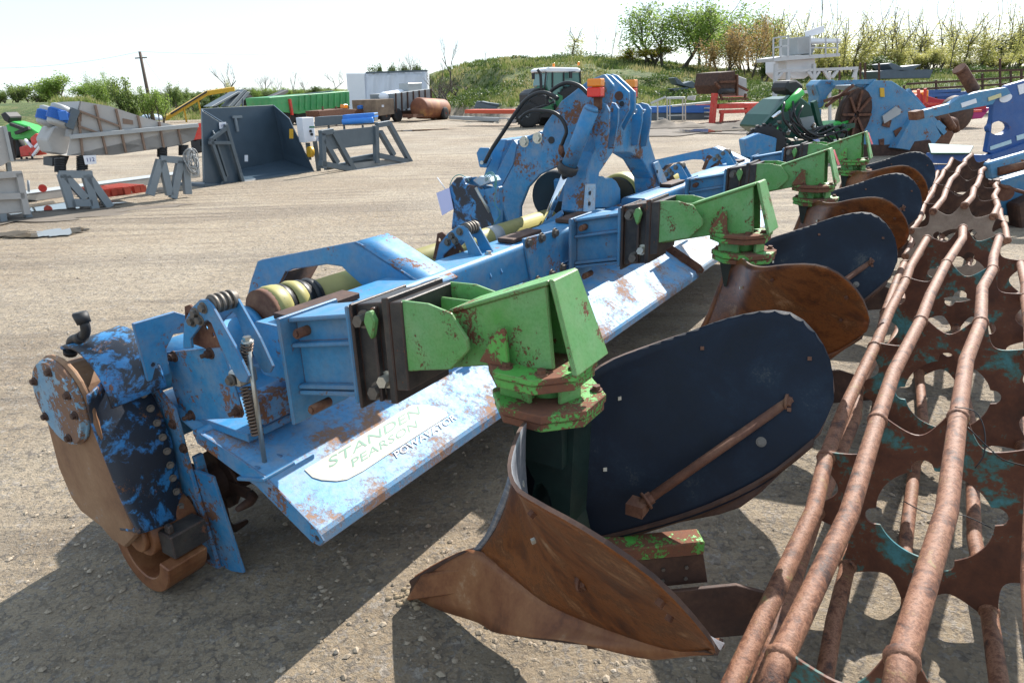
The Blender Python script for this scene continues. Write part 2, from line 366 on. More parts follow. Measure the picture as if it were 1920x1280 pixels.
# turf colours
g1=noise_n(t,co,.35,6,.6); g2=noise_n(t,co,2.2,7,.75)
gc=mix(t,ramp(t,g1,.38,.62),(.13,.165,.035),(.04,.085,.015)); gc=mix(t,ramp(t,g2,.48,.66),gc,(.22,.19,.075))
tf=nd(t,'ShaderNodeAttribute',attribute_name='turf')
col=mix(t,ramp(t,tf.outputs['Fac'],.35,.6),col,gc)
t.links.new(col,bs.inputs['Base Color']); bs.inputs['Roughness'].default_value=.93
hh=mth(t,'ADD',mth(t,'ADD',mth(t,'MULTIPLY',a2,1.1),mth(t,'MULTIPLY',pm,.45)),mth(t,'ADD',mth(t,'MULTIPLY',a3,.45),mth(t,'SUBTRACT',mth(t,'MULTIPLY',a4,.9),mth(t,'MULTIPLY',trk,.5))))
bump(t,bs,hh,.05,.95)
me.materials.append(gm); go=bpy.data.objects.new('ground',me); C.objects.link(go); go['kind']='structure'
# puddles
m_pud=plain('puddle_water',(.10,.08,.055),.04,0,.2,2,.0)
m_mud=mottled('wet_mud',[(.3,(.09,.075,.06)),(.6,(.17,.14,.11)),(.8,(.26,.22,.17))],2,.95,.01,fine=14)
def puddle(c,rx,ry,rz,seed,mat=m_pud,z=.012,name='puddle'):
    b=MB(); P=[]
    for k in range(120):
        a=2*math.pi*k/120; q=1+.7*noise.noise(Vector((math.cos(a)*1.3,math.sin(a)*1.3,seed)))+.5*noise.noise(Vector((math.cos(a)*4,math.sin(a)*4,seed)))+.25*noise.noise(Vector((math.cos(a)*11,math.sin(a)*11,seed)))
        x=rx*q*math.cos(a);y=ry*q*math.sin(a); P.append((x*math.cos(rz)-y*math.sin(rz),x*math.sin(rz)+y*math.cos(rz),0))
    b.add(P,[list(range(120))]); o=b.part(name,mat,kind='structure'); o.location=(c[0],c[1],max(hgt(c[0],c[1]),.0)+z); return o
puddle(G(105,438),.42,.30,.3,1.,z=.02); puddle(G(60,392),1.15,.55,.5,5.,z=.02); puddle(G(15,440),.3,.2,.3,3.,z=.02); puddle(G(1340,247),1.6,.9,.1,9.,z=.05); puddle(G(1310,240),1.7,.5,.1,2.,z=.05)
puddle(G(790,245),1.3,.4,.1,12.,z=.03)
puddle(G(20,410),2.2,.8,.45,31.,m_mud,.009,'wet_ground'); puddle(G(1310,245),4.5,2.4,.1,22.,m_mud,.022,'wet_ground')
def heap(name,c,rx,ry,h,seed,mat):
    rows=[]
    for i in range(16):
        rr=i/15; row=[]
        for k in range(41):
            a=2*math.pi*k/40; x=rx*rr*math.cos(a);y=ry*rr*math.sin(a)
            z=h*(1-rr)**1.1*(1+.6*fbm(x*1.3+seed,y*1.3,3))-.06*rr
            row.append((x,y,z))
        rows.append(row)
    b=MB(); b.grid(rows); o=b.part(name,mat,kind='structure'); o.location=(c[0],c[1],hgt(c[0],c[1])); return o
heap('spoil_heap',G(1255,240),3.0,1.3,.32,1.,m_mud); heap('spoil_heap',G(1395,240),2.4,1.2,.30,5.,m_mud)
# loose stones: stuff
def stones(n,lo,hi,name,mat,smin,smax,box):
    b=MB(); rr=random.Random(11)
    ico=[(0,0,1),(.9,0,.2),(.28,.85,.2),(-.72,.53,.25),(-.72,-.53,.2),(.28,-.85,.25),(0,0,-.6)]
    fc=[(0,1,2),(0,2,3),(0,3,4),(0,4,5),(0,5,1),(6,2,1),(6,3,2),(6,4,3),(6,5,4),(6,1,5)]
    k=0
    while k<n:
        y=lo*(hi/lo)**rr.random(); x=(rr.random()*2-1)*y*1.05+ (0 if y>2 else (rr.random()-.5))
        if fbm(x*.9,y*.9,2)+rr.random()*.9<.35: continue
        s=smin*(smax/smin)**(rr.random()**2.2); a=rr.random()*6.28; sx=s*(.7+.7*rr.random());sy=s*(.6+.5*rr.random());sz=s*(.4+.4*rr.random())
        z=hgt(x,y); V=[]
        for p in ico:
            j=1+.25*(rr.random()-.5); px,py,pz=p[0]*sx*j,p[1]*sy*j,p[2]*sz*j
            V.append((x+px*math.cos(a)-py*math.sin(a),y+px*math.sin(a)+py*math.cos(a),z+pz+sz*.1))
        b.add(V,fc); k+=1
    return b.part(name,mat,kind='stuff')
m_stone=mottled('pebbles',[(.3,(.16,.125,.09)),(.5,(.31,.25,.18)),(.62,(.40,.33,.25)),(.75,(.44,.39,.34))],9,.85,.002,fine=33)
stones(11000,.9,10,'loose_stones',m_stone,.0018,.016,None)
# ================= wide rotary bed tiller =================
TH=rad(56.7); O3=Vector((.094,1.635,0)); U=Vector((math.cos(TH),math.sin(TH),0)); N=Vector((math.sin(TH),-math.cos(TH),0)); Zv=Vector((0,0,1))
def M(s,r,z): return Vector((s,-r,z))
def loc(P): d=P-O3; return Vector((d.dot(U),-d.dot(N),P.z))
def PS(s,x,y,o=0): return loc(meet(x,y,O3+U*s,U))
def PR(r,x,y): return loc(meet(x,y,O3+N*r,N))
def PZ(z,x,y): return loc(G(x,y,z))
NR=Vector((0,-1,0)); US=Vector((1,0,0))       # rearwards / along the machine in thing space
T=thing('rotary_tiller','wide worn blue rotary tiller with green ridging arms, nearest machine in the yard','tiller',O3,TH)
def plateS(b,poly,s,th,mi=0,holes=()):   # poly of (r,z)
    return b.prism([M(s,r,z) for r,z in poly],(th,0,0),mi,[[M(s,r,z) for r,z in h] for h in holes])
def plateR(b,poly,r,th,mi=0,holes=()):   # poly of (s,z), thickness rearwards
    return b.prism([M(s,r,z) for s,z in poly],(0,-th,0),mi,[[M(s,r,z) for s,z in h] for h in holes])
def circ(c,r,n=14,a0=0): return [(c[0]+r*math.cos(a0+2*math.pi*i/n),c[1]+r*math.sin(a0+2*math.pi*i/n)) for i in range(n)]
# --- chain case ---
def rz(s,pts): return [(-PS(s,*p).y,PS(s,*p).z) for p in pts]
capc=(-1.572,.728)
arc1=[(capc[0]+.168*math.cos(rad(a)),capc[1]+.160*math.sin(rad(a))) for a in range(-8,181,15)]
prof=arc1+[(-1.765,.56),(-1.775,.42),(-1.74,.30),(-1.69,.255),(-1.56,.235),(-1.50,.20),(-1.42,.20),(-1.318,.285),(-1.36,.46),(-1.40,.62)]
b=MB(); plateS(b,prof,-.50,.022)
cc=(-1.57,.50); plateS(b,[(cc[0]-.03+(r-cc[0])*.80,cc[1]+(z-cc[1])*.88) for r,z in prof],-.478,.20)
case=b.part('chain_case',m_case,T,.008)
b=MB(); shell=arc1[:8]+[(-1.60,.66),(-1.50,.35),(-1.46,.27),(-1.322,.285),(-1.36,.46),(-1.40,.62)]
# the greasy rear half of the case: swept from the outer rim to the side plate
row0=[PS(-.503,*p) for p in((168,742),(171,790),(200,870),(232,945),(262,1000))]
row1=[PS(-.270,*p) for p in((232,655),(285,735),(322,820),(338,900),(354,960))]
r0=spline(row0,14);r1_=spline(row1,14)
b=MB(); b.grid([[p.lerp(q,k/6)+Vector((0,-.018*math.sin(math.pi*k/6),0)) for p,q in zip(r0,r1_)] for k in range(7)],.012)
top=[(capc[0]+.170*math.cos(rad(a)),capc[1]+.162*math.sin(rad(a))) for a in range(-4,128,12)]
b.grid([[M(-.44,r,z) for r,z in top],[M(-.34,r+.03,z+.015) for r,z in top],[M(-.275,r+.06,z+.03) for r,z in top]],.015)
b.grid([[row0[-1],row0[-1]+Vector((0,.14,-.04))],[row1[-1],row1[-1]+Vector((0,.16,-.05))]],.015)
rear=b.part('case_flank',m_blueG,case,.004,label='greasy blue rear flank of the chain case')
for k in range(13):
    b=MB(); t_=k/12; p=spline(row1,13)[k]; q_=spline(row0,13)[k]; b.bolt(p.lerp(q_,.16)+Vector((0,-.014,0)),(-.3,-1,.1),.009,.012); b.part('bolt',m_boltd,case)
b=MB(); b.lathe(M(-.50,*capc),(-1,0,0),[(0,.152),(.012,.152),(.012,.145),(.026,.145)],36)
capo=b.part('bearing_cover',m_capm,T,.002)
for a in (80,150,215,285,355,28):
    b=MB(); b.bolt(M(-.527,capc[0]+.124*math.cos(rad(a)),capc[1]+.120*math.sin(rad(a))),(-1,0,0),.0105,.014); b.part('bolt',m_rustD,capo)
# breather elbows
b=MB(); p0=PS(-.42,132,662);p1=PS(-.42,133,640);p2=PS(-.42,152,632);p3=PS(-.42,160,612);p4=PS(-.42,150,588)
b.tube([p0,p0+(p1-p0)*.3],[.022,.022],14); b.tube(spline([p0,p1,PS(-.42,141,634),p2],8),.014,12); b.tube([PS(-.42,147,635),PS(-.42,156,630)],.019,12); b.tube(spline([p2,PS(-.42,160,625),p3,PS(-.42,157,603)],8),.015,12); b.tube([PS(-.42,158,606),PS(-.42,150,588)],[.021,.024],14)
b.tube([PS(-.42,150,588),PS(-.42,149,585)],[.024,.02],14)
b.part('pipe_elbow',m_dark,T)
# side plate and skid blades
b=MB(); sp=rz(-.25,[(205,635),(228,640),(330,765),(340,800),(352,850),(415,1066),(366,1062)])+[(-1.40,.10),(-1.50,.30),(-1.60,.62),(-1.72,.80)]
hol=[circ(rz(-.25,[p])[0],.010,8) for p in ((283,745),(292,768),(303,783),(268,722),(306,757))]
plateS(b,sp,-.262,.016,0,hol); side=b.part('side_plate',m_blueR,T,.002)
for p in ((325,795),(356,937),(369,1004),(388,1040),(345,840)):
    b=MB(); b.bolt(PS(-.262,*p),(-1,0,0),.013,.012); b.part('bolt',m_rustD,side)
b=MB(); sk=rz(-.235,[(366,878),(402,892),(460,1072),(418,1066)]); plateS(b,sk,-.243,.012); b.box(M(-.215,(sk[0][0]+sk[3][0])/2+.0,.22),(.035,.02,.46),Matrix.Rotation(rad(-6),3,'X'))
sk_o=b.part('skid_blade',m_blueR,T,.002)
# shoe ring round the end bearing
b=MB(); c_=(-1.405,.175)
ring=[(c_[0]+.165*math.cos(rad(a)),c_[1]+.172*math.sin(rad(a))) for a in range(165,356,11)]+[(c_[0]+.110*math.cos(rad(a)),c_[1]+.115*math.sin(rad(a))) for a in range(352,163,-11)]
plateS(b,ring,-.46,.15); b.part('bearing_shoe',m_share,T,.004)
b=MB(); b.cyl(M(-.44,-1.42,.22),M(-.27,-1.42,.22),.085,seg=28); b.cyl(M(-.46,-1.42,.22),M(-.44,-1.42,.22),.06,seg=24); b.part('rotor_bearing',m_share,T,.003)
b=MB(); b.b2(M(-.42,-1.34,.16),M(-.285,-1.26,.25)); b.b2(M(-.41,-1.31,.25),M(-.39,-1.28,.28)); b.part('bearing_bracket',m_black,T,.004)
# rotor with blades
b=MB(); b.cyl(M(-.2,-1.42,.27),M(5.75,-1.42,.27),.075,seg=18); ro=b.part('rotor_shaft',m_rustD,T)
for i in range(30):
    b=MB(); s0=-.12+i*.2
    b.cyl(M(s0,-1.42,.27),M(s0+.014,-1.42,.27),.12,seg=16)
    for k in range(4):
        a=rad(90*k+i*27); d=Vector((0,-math.cos(a),math.sin(a))); c0=M(s0,-1.42,.27)
        p=[c0+d*.08,c0+d*.20]; sd=1 if k%2 else -1
        b.beam(p[0],p[1],.05,.01,US); b.tube(spline([p[1],c0+d*.235+US*sd*.02,c0+d*.24+US*sd*.09],5),[.02,.02,.018,.014,.01],6)
    b.part('blade_ring',m_rustD,ro)
# deck over the rotor
b=MB(); dk=[(-1.84,.30),(-1.82,.45),(-1.74,.56),(-1.60,.605),(-1.40,.62),(-1.29,.575),(-1.26,.55)]
b.grid([[M(-.24,r,z) for r,z in dk],[M(5.72,r,z) for r,z in dk]],.008); b.part('rotor_deck',m_blue,T)
# --- rear hoods ---
def hood(s0,s1,dz,mat,flapmat,seed,decal=False,dr=0):
    h=T if True else None
    A=(-1.255+dr,.565+dz);Bd=(-.93+dr,.500+dz);Cc=(-.70+dr,.372+dz); D=(-.692+dr,.330+dz)
    b=MB(); rows=[]
    prof=[A,(-1.20+dr,.563+dz),(-1.06+dr,.533+dz),Bd,(-.92+dr,.496+dz),(-.82+dr,.438+dz),Cc,(-.695+dr,.362+dz),D]
    n=16
    for i in range(n+1):
        s=s0+(s1-s0)*i/n
        rows.append([M(s,r,z+.004*noise.noise(Vector((s*2.5,r*4,seed)))*(0 if k in(0,8) or s<1.2 else 1)) for k,(r,z) in enumerate(prof)])
    b.grid(rows,-.006,smooth=False); o=b.part('rear_hood',mat,T,0)
    b=MB(); poly=[(-1.285+dr,.575+dz),(-1.25+dr,.58+dz),(-1.10+dr,.552+dz),(-.93+dr,.512+dz),(-.70+dr,.385+dz),(-.672+dr,.35+dz),(-.69+dr,.325+dz),(-.73+dr,.325+dz),(-.97+dr,.455+dz),(-1.08+dr,.48+dz),(-1.27+dr,.535+dz)]
    h2=[circ((-.703+dr,.350+dz),.011,10),circ((-.90+dr,.465+dz),.006,8)]
    plateS(b,poly,s0-.008,.007,0,h2); b.part('hood_end_plate',flapmat,o,.0015)
    b=MB(); poly2=[(r,z) for r,z in poly]; plateS(b,poly2,s1+.001,.007,0,h2); b.part('hood_end_plate',flapmat,o,.0015)
    b=MB(); b.tube([M(s0-.01,-1.262+dr,.572+dz),M(s1,-1.262+dr,.572+dz)],.017,12)
    for k in range(8): b.cyl(M(s0+.12+k*(s1-s0-.3)/7,-1.262+dr,.572+dz),M(s0+.15+k*(s1-s0-.3)/7,-1.262+dr,.572+dz),.023,seg=14)
    b.part('hinge_tube',m_blueR,o)
    return o
hd1=hood(-.245,3.35,0,m_blueH,m_blueR,1.)
hd2=hood(3.38,4.55,.045,m_hoodW,m_rust,2.,dr=.03)
hd3=hood(4.57,5.75,.0,m_hoodW,m_blueR,3.,dr=.0)
# lettering on the hood: lies in the lower hood panel
pa=M(0,-.92,.496);pb=M(0,-.70,.372); slope=(pb-pa).normalized(); hn=US.cross(slope)*-1
if hn.z<0: hn=-hn
def hoodpt(s,v): return M(s,-.92,.496)+slope*v+hn*.0066
def ang_text(txt,name,mat,s0,v0,size,sx,parent,lift=0.,shear=0.,ext=.0006):
    cu=bpy.data.curves.new('t','FONT'); cu.body=txt; cu.size=size; cu.extrude=ext; cu.resolution_u=3; cu.shear=shear
    to=bpy.data.objects.new('t',cu); C.objects.link(to); dg=bpy.context.evaluated_depsgraph_get(); me=bpy.data.meshes.new_from_object(to.evaluated_get(dg)); bpy.data.objects.remove(to)
    X=Vector((1,0,0));Y=-slope;Zx=hn; o3=hoodpt(s0,v0)+hn*lift
    for v in me.vertices: q=v.co.copy(); v.co=o3+X*q.x*sx+Y*q.y+Zx*q.z
    me.name=name; me.materials.clear(); me.materials.append(mat); o=bpy.data.objects.new(name,me); C.objects.link(o); o.parent=parent; return o
def unhood(x,y):   # pixel -> (s,v) in hood panel
    p0=O3+U*0+N*(-.92)+Zv*.496; nW=U*hn.x-N*hn.y*1+Zv*hn.z
    nW=U*hn.x+(-N)*hn.y+Zv*hn.z
    P=loc(meet(x,y,p0,nW)); return P.x,(P-pa).dot(slope)
dp=[(570,883),(585,897),(602,902),(630,904),(650,901),(680,885),(740,845),(838,782),(836,774),(815,764),(795,761),(770,762)]
b=MB(); q=[unhood(*p) for p in dp]
b.prism([hoodpt(s,max(v,.012)) for s,v in q],hn*.0012); b.part('decal_panel',m_decal,hd1)
s_a,v_a=unhood(740,860); s_b,v_b=unhood(856,789)
wd=(s_b-s_a)
ang_text('POWAVATOR','lettering',m_wprint,s_a,(v_a+v_b)/2,.038,wd/.238,hd1,lift=.0014,shear=.2)
s_a,v_a=unhood(606,872); s_b,_=unhood(775,770)
ang_text('STANDEN','faded_lettering',m_fade,s_a,.086,.050,(s_b-s_a)/.22,hd1,lift=.0015,shear=.35)
s_a,v_a=unhood(650,872); s_b,_=unhood(790,790)
ang_text('PEARSON','faded_lettering',m_fade,s_a,.130,.042,(s_b-s_a)/.2,hd1,lift=.0015,shear=.35)
# --- main beam ---
def rbeam(b,s0,s1,r0,r1,z0,z1,rd=.025):
    sec=[]
    for cx,cz,a0 in((r1-rd,z1-rd,0),(r0+rd,z1-rd,90),(r0+rd,z0+rd,180),(r1-rd,z0+rd,270)):
        for k in range(5): a=rad(a0+k*22.5); sec.append((cx+rd*math.cos(a),cz+rd*math.sin(a)))
    n=len(sec); V=[M(s0,r,z) for r,z in sec]+[M(s1,r,z) for r,z in sec]
    b.add(V,[(i,(i+1)%n,(i+1)%n+n,i+n) for i in range(n)],0,True); b.add(V,[list(range(n))[::-1]],0); b.add(V,[[i+n for i in range(n)]],0)
b=MB(); rbeam(b,-.06,2.42,-1.12,-.93,.755,.95); b.part('main_beam',m_blue,T)
b=MB(); rbeam(b,2.95,5.62,-1.12,-.93,.755,.95); b.part('main_beam',m_blue,T)
b=MB(); rbeam(b,-.1,5.6,-1.62,-1.52,.70,.80,.02); b.part('front_beam',m_blue,T)
b=MB(); b.cyl(M(-.27,-1.50,.76),M(.22,-1.50,.76),.085,seg=26); b.cyl(M(.16,-1.5,.76),M(.19,-1.5,.76),.12,seg=26); b.part('drive_tube',m_blue,T)
b=MB(); pl=[(-1.60,.72),(-1.60,1.0),(-1.36,1.0),(-1.36,.90),(-1.42,.90),(-1.47,.87),(-1.49,.80),(-1.49,.72)]
pl=[(-PR(-1.3,*p).y,0) for p in ()] or pl
b=MB(); plateR(b,[(-.33,.78),(-.335,.985),(-.19,.985),(-.15,.96),(-.15,.90),(-.21,.91),(-.245,.87),(-.25,.78)],-1.36,.012,0,[circ((-.30,.83),.008,8)]); b.part('end_lug',m_blue,T,.002)
# plain guard plate near the end
b=MB(); gp=rz(-.205,[(305,660),(415,650),(421,657),(458,775),(455,782),(345,788)])
plateS(b,gp,-.21,.008); g0=b.part('guard_plate',m_blueR,T,.002)
for p in ((327,668),(290,672),(395,662),(360,778),(447,770)):
    b=MB(); b.bolt(PS(-.21,*p),(-1,0,0),.014,.018); b.cyl(PS(-.21,*p),PS(-.21,*p)+Vector((-.035,0,0)),.008,seg=8); b.part('bolt',m_rustD,g0)
b=MB(); b.b2(M(-.20,-1.44,.57),M(.05,-1.05,.60)); b.b2(M(-.15,-1.10,.62),M(.02,-1.02,.72)); b.part('bracket',m_blueR,T,.003)
# --- spring-loaded depth arms ---
AP=rz(-.245,[(343,653),(344,605),(358,578),(374,562),(386,562),(396,572),(440,650),(466,706),(461,718),(450,716),(441,705),(412,648),(396,606),(388,600),(376,610),(357,636),(359,653)])
AQ=rz(-.215,[(344,640),(344,598),(343,575),(352,572),(362,582),(385,612),(392,606),(418,650),(385,655)])
AB=rz(-.245,[(367,587),(361,602),(376,600),(382,577)])
AT_=rz(-.2,[(456,704)])[0]
def arm_unit(s0):
    ds=s0+.2
    b=MB(); plateS(b,AP,-.245+ds,.010); arm=b.part('lift_arm',m_blue,T,.0015)
    b=MB(); plateS(b,AP,-.155+ds,.010); b.part('lift_arm',m_blue,T,.0015)
    b=MB(); c_=AQ[6]; plateS(b,AQ,-.21+ds,.008,0,[circ((AQ[7][0]-.05,AQ[7][1]+.03),.009,8),circ((AQ[7][0]-.08,AQ[7][1]+.05),.009,8),circ((AQ[2][0]+.01,AQ[2][1]-.03),.009,8)])
    b.part('quadrant_plate',m_rust,arm,.001)
    c0=AP[4]; b=MB(); b.cyl(M(-.235+ds,c0[0]+.0,c0[1]-.02),M(-.145+ds,c0[0],c0[1]-.02),.026,seg=20)
    for k in range(4): b.cyl(M(-.228+ds+k*.020,c0[0],c0[1]-.02),M(-.218+ds+k*.020,c0[0],c0[1]-.02),.031,seg=20)
    b.part('roller_boss',m_boltd,arm)
    for r,z in AB+[AT_]:
        b=MB(); b.bolt(M(-.245+ds,r,z),(-1,0,0),.013,.014); b.part('bolt',m_boltd,arm)
    tr=M(s0,*AT_); top=PS(-.2,464,640)+Vector((ds,0,0)); bot=PS(-.2,497,872)+Vector((ds,0,0))
    b=MB(); b.box(tr,(.075,.05,.05)); b.cyl(tr,tr+Vector((0,-.04,0)),.018,seg=12); b.part('trunnion',m_steel,arm,.006)
    b=MB(); b.cyl(top+Vector((0,0,.015)),bot,.0085,seg=10); b.bolt(top,(0,0,1),.013,.016); b.cyl(top+Vector((0,0,-.004)),top,.019,seg=14)
    b.cyl(bot+Vector((-.03,0,-.008)),bot+Vector((.05,0,-.008)),.014,seg=12); rod=b.part('tie_rod',m_steel,T)
    def coil(p,q,turns,R_):
        P=[];n=turns*14; ax=(q-p).normalized(); x=ax.cross(Vector((1,0,0))).normalized();y=ax.cross(x)
        for i in range(n+1):
            a_=2*math.pi*turns*i/n; P.append(p+(q-p)*(i/n)+(x*math.cos(a_)+y*math.sin(a_))*R_)
        return MB().tube(P,.0038,6)
    coil(tr+(top-tr)*.18,top-(top-tr)*.03,9,.0165).part('coil_spring',m_spring,rod)
    coil(tr+(bot-tr)*.12,tr+(bot-tr)*.66,15,.0175).part('coil_spring',m_spring,rod)
    b=MB(); b.box(bot+Vector((0,.0,-.022)),(.13,.15,.012),Matrix.Rotation(rad(-15),3,'X')); b.box(bot+Vector((-.035,0,-.004)),(.01,.04,.04)); b.box(bot+Vector((.055,0,-.004)),(.01,.04,.04))
    for dx,dy,dz in((-.03,.05,-.006),(-.03,-.06,-.03)): b.bolt(bot+Vector((dx,dy,dz)),(0,-.2,1),.014,.012)
    return b.part('rod_clevis',m_blue,T,.002)
for q_ in (-.2,1.12,3.95,5.2): arm_unit(q_)
# --- outer guard frames ---
def guard(ds):
    sh=Vector((ds,0,0))
    P=[PS(.6,*p)+sh for p in((440,640),(455,590),(470,525),(482,490),(490,487),(665,453),(676,458),(802,540),(740,575),(696,551),(652,512),(640,500),(612,496),(548,505),(538,510),(512,560),(500,640))]
    b=MB(); b.prism(P,(.012,0,0)); o=b.part('wing_frame',m_blue,T,.004)
    b=MB(); b.grid([spline([P[5],P[6],P[6].lerp(P[7],.5),P[7]],9),[q+Vector((.20,0,.0)) for q in spline([P[5],P[6],P[6].lerp(P[7],.5),P[7]],9)]],.010); b.part('frame_flange',m_blueR,o,0)
    b=MB(); b.grid([[P[14],P[15],P[16]],[q+Vector((.20,0,0)) for q in(P[14],P[15],P[16])]],.010); b.grid([[P[1],P[0]],[P[1]+Vector((.2,0,0)),P[0]+Vector((.2,0,0))]],.01); b.part('frame_flange',m_rustD,o,0)
    return o
guard(0.0); guard(4.85)
# pto shaft guards
def cone(b,s0,s1,r0,r1,c=(-1.43,.86),n=6):
    for k in range(n):
        a=s0+(s1-s0)*k/n; e=s0+(s1-s0)*(k+1)/n; ra=r0+(r1-r0)*k/n
        b.lathe(M(a,*c),(1,0,0),[(0,ra),(abs(e-a)*.5,ra+.006),(abs(e-a)*.55,ra),(abs(e-a)*.95,ra-.004)],22)
def pto(s0,s1,rt=.05,c=(-1.43,.86),lead=.18):
    b=MB(); b.tube([M(s0+.05,*c),M(s1-.05,*c)],rt,22); o=b.part('shaft_guard_tube',m_yel,T)
    b=MB(); cone(b,s0-lead,s0+.06,.088,.07,c,5); b.part('guard_cone',m_blk,o)
    b=MB(); b.lathe(M(s0-lead-.01,*c),(1,0,0),[(0,.09),(.02,.095),(.05,.093),(.07,.088)],26); b.lathe(M(s0-lead+.09,*c),(1,0,0),[(0,.085),(.03,.09),(.06,.083)],26); b.part('guard_collar',m_yel,o)
    return o
pto(.42,2.55,.060)
b=MB(); b.lathe(M(1.78,-1.43,.86),(1,0,0),[(0,.0615),(.10,.0615)],22); b.part('warning_label',m_greyL,T)
pto(3.3,5.0,.05)
b=MB(); b.cyl(M(.20,-1.43,.86),M(.235,-1.43,.86),.09,seg=24); b.part('coupling_disc',m_rust,T)
# shelf angle and linkage rods on the beam
for s0,s1 in((-.02,.30),(1.34,1.62),(1.92,2.2),(3.5,3.8),(5.3,5.5)):
    b=MB(); b.b2(M(s0,-1.06,.953),M(s1,-.97,.975)); b.part('top_strap',m_rustD,T,.003)
b=MB(); cl=[(-PS(0,0,0).x*0+PR(-.915,*p).x,PR(-.915,*p).z) for p in ((982,448),(1040,432),(1050,480),(1058,515),(1040,512),(1005,540),(998,530))]
plateR(b,cl,-.928,.014); cpl=b.part('clamp_plate',m_blueR,T,.002)
for s,z in[(PR(-.912,*p).x,PR(-.912,*p).z) for p in((990,455),(1015,446),(1040,437),(1008,526),(1034,514),(1054,502))]:
    b=MB(); b.bolt(M(s,-.912,z),(0,-1,0),.018,.018); b.part('bolt',m_boltd,cpl)
b=MB(); b.tube([M(1.55,-.98,.69),M(2.5,-.98,.69)],.025,14); b.part('torsion_tube',m_blue,T)
# ================= ridging bodies =================
def smooth_rows(pts,n): return spline(pts,n)
def body(ds,first=False,brk=True,r_in=-1.0,rtag=False):
    def Q(s,r,z): return M(ds+s,r,z)
    objs=[]
    def tilt(b):
        b.v=[(x,y,z+.2*(-y+.9)) for x,y,z in b.v]; return b
    b=MB(); Ri=r_in
    b.b2(Q(-.125,Ri-.012,.64),Q(.125,Ri+.004,1.01))
    b.b2(Q(-.09,Ri+.004,.985),Q(.09,-.605,1.0)); b.b2(Q(-.09,Ri+.004,.735),Q(.09,-.605,.75))
    b.b2(Q(-.06,Ri+.004,.75),Q(.06,-.605,.985)); b.b2(Q(-.092,Ri+.004,.90),Q(.092,-.605,.914)); b.b2(Q(-.088,Ri+.004,.755),Q(-.06,-.605,.77))
    b.b2(Q(-.12,-.605,.725),Q(.12,-.588,1.03))
    brk=tilt(b).part('ridger_bracket',m_teal,T,.004)
    for r_,z in ((Ri+.055,.95),(Ri+.075,.69)):
        b=MB(); b.cyl(Q(-.03,r_,z),Q(-.105,r_,z),.017,seg=14); b.cyl(Q(-.105,r_,z),Q(-.112,r_,z),.010,seg=10); tilt(b).part('pin',m_rust,brk)
    b=MB()
    b.b2(Q(-.12,-.586,.71),Q(.12,-.574,1.035)); b.b2(Q(-.10,-.574,.73),Q(.10,-.44,1.03)); b.b2(Q(-.122,-.50,.735),Q(-.10,-.488,1.02)); b.b2(Q(-.122,-.455,.73),Q(.122,-.43,1.045))
    b.b2(Q(-.118,-.43,.77),Q(.118,-.385,1.03))
    blk=tilt(b).part('clamp_block',m_black,T,.003)
    for r_,z,rr,mm in ((-.545,.985,.019,m_boltd),(-.475,.80,.019,m_boltb),(-.515,.765,.021,m_boltd)):
        b=MB(); b.bolt(Q(-.102,r_,z),(-1,0,0),rr,.03); tilt(b).part('bolt',mm,blk)
    b=MB(); pr=[(-.515,.985),(-.505,1.012),(-.485,1.015),(-.47,.985),(-.482,.945),(-.492,.93),(-.502,.95)]; plateS(b,pr,ds-.138,.02)
    tilt(b).part('eye_lug',m_green,blk,.004)
    # green arm
    b=MB()
    chk=[(-.395,1.133),(-.30,1.137),(-.225,1.122),(-.175,1.06),(-.172,1.03),(-.235,.965),(-.345,.94),(-.40,.925)]
    for s_ in(-.112,.100): plateS(b,chk,ds+s_,.012)
    armp=[(-.42,1.10),(-.26,1.105),(.034,1.220),(.052,1.005),(-.16,.975),(-.385,.918)]
    plateS(b,armp,ds-.068,.012); plateS(b,armp,ds+.05,.012)
    b.prism([Q(-.075,-.26,1.105),Q(.07,-.26,1.105),Q(.07,.042,1.220),Q(-.075,.042,1.220)],(0,0,.012))
    arm=b.part('ridger_arm',m_green,T,.003)
    b=MB(); b.prism([Q(-.080,.046,1.236),Q(.045,.046,1.236),Q(.085,.115,1.01),Q(-.092,.115,1.01)],(0,-.014,0)); b.part('arm_end_plate',m_green,arm,.003)
    def octa(b,z0,z1,r_,cx=0,cr=.0,ph=22.5,sx=1.,sy=1.):
        b.prism([Q(cx+sx*r_*math.cos(rad(ph+45*k)),cr+sy*r_*math.sin(rad(ph+45*k)),z0) for k in range(8)],(0,0,z1-z0))
    b=MB(); octa(b,.984,1.0,.146,cx=-.005,cr=-.022); octa(b,.958,.981,.140,cx=-.005,cr=-.022); octa(b,.890,.912,.150,cx=-.005); octa(b,.866,.887,.145,cx=-.005)
    plateS(b,[(-.150,1.0),(-.115,1.06),(-.088,1.10),(-.068,1.10),(-.060,1.0)],ds-.100,.012)
    fl=b.part('pivot_flange',m_greenR,arm,.002)
    b=MB(); b.b2(Q(-.085,-.10,.912),Q(-.045,-.01,.958)); 
    for k in range(4):
        a=rad(20+90*k); b.box(Q(.085*math.cos(a),-.005+.085*math.sin(a),.935),(.012,.07,.046),Matrix.Rotation(-a,3,'Z'))
    b.cyl(Q(0,-.005,.912),Q(0,-.005,.958),.055,seg=18); b.part('pivot_column',m_green,arm,.002)
    for a in (100,150,205,250,300,20):
        b=MB(); b.bolt(Q(.112*math.cos(rad(a)),-.02+.108*math.sin(rad(a)),1.0),(0,0,1),.012,.014); b.part('bolt',m_rust,fl)
    for a in (20,60,250,300):
        b=MB(); b.bolt(Q(.122*math.cos(rad(a)),.122*math.sin(rad(a)),.912),(0,0,1),.011,.014); b.part('bolt',m_rust,fl)
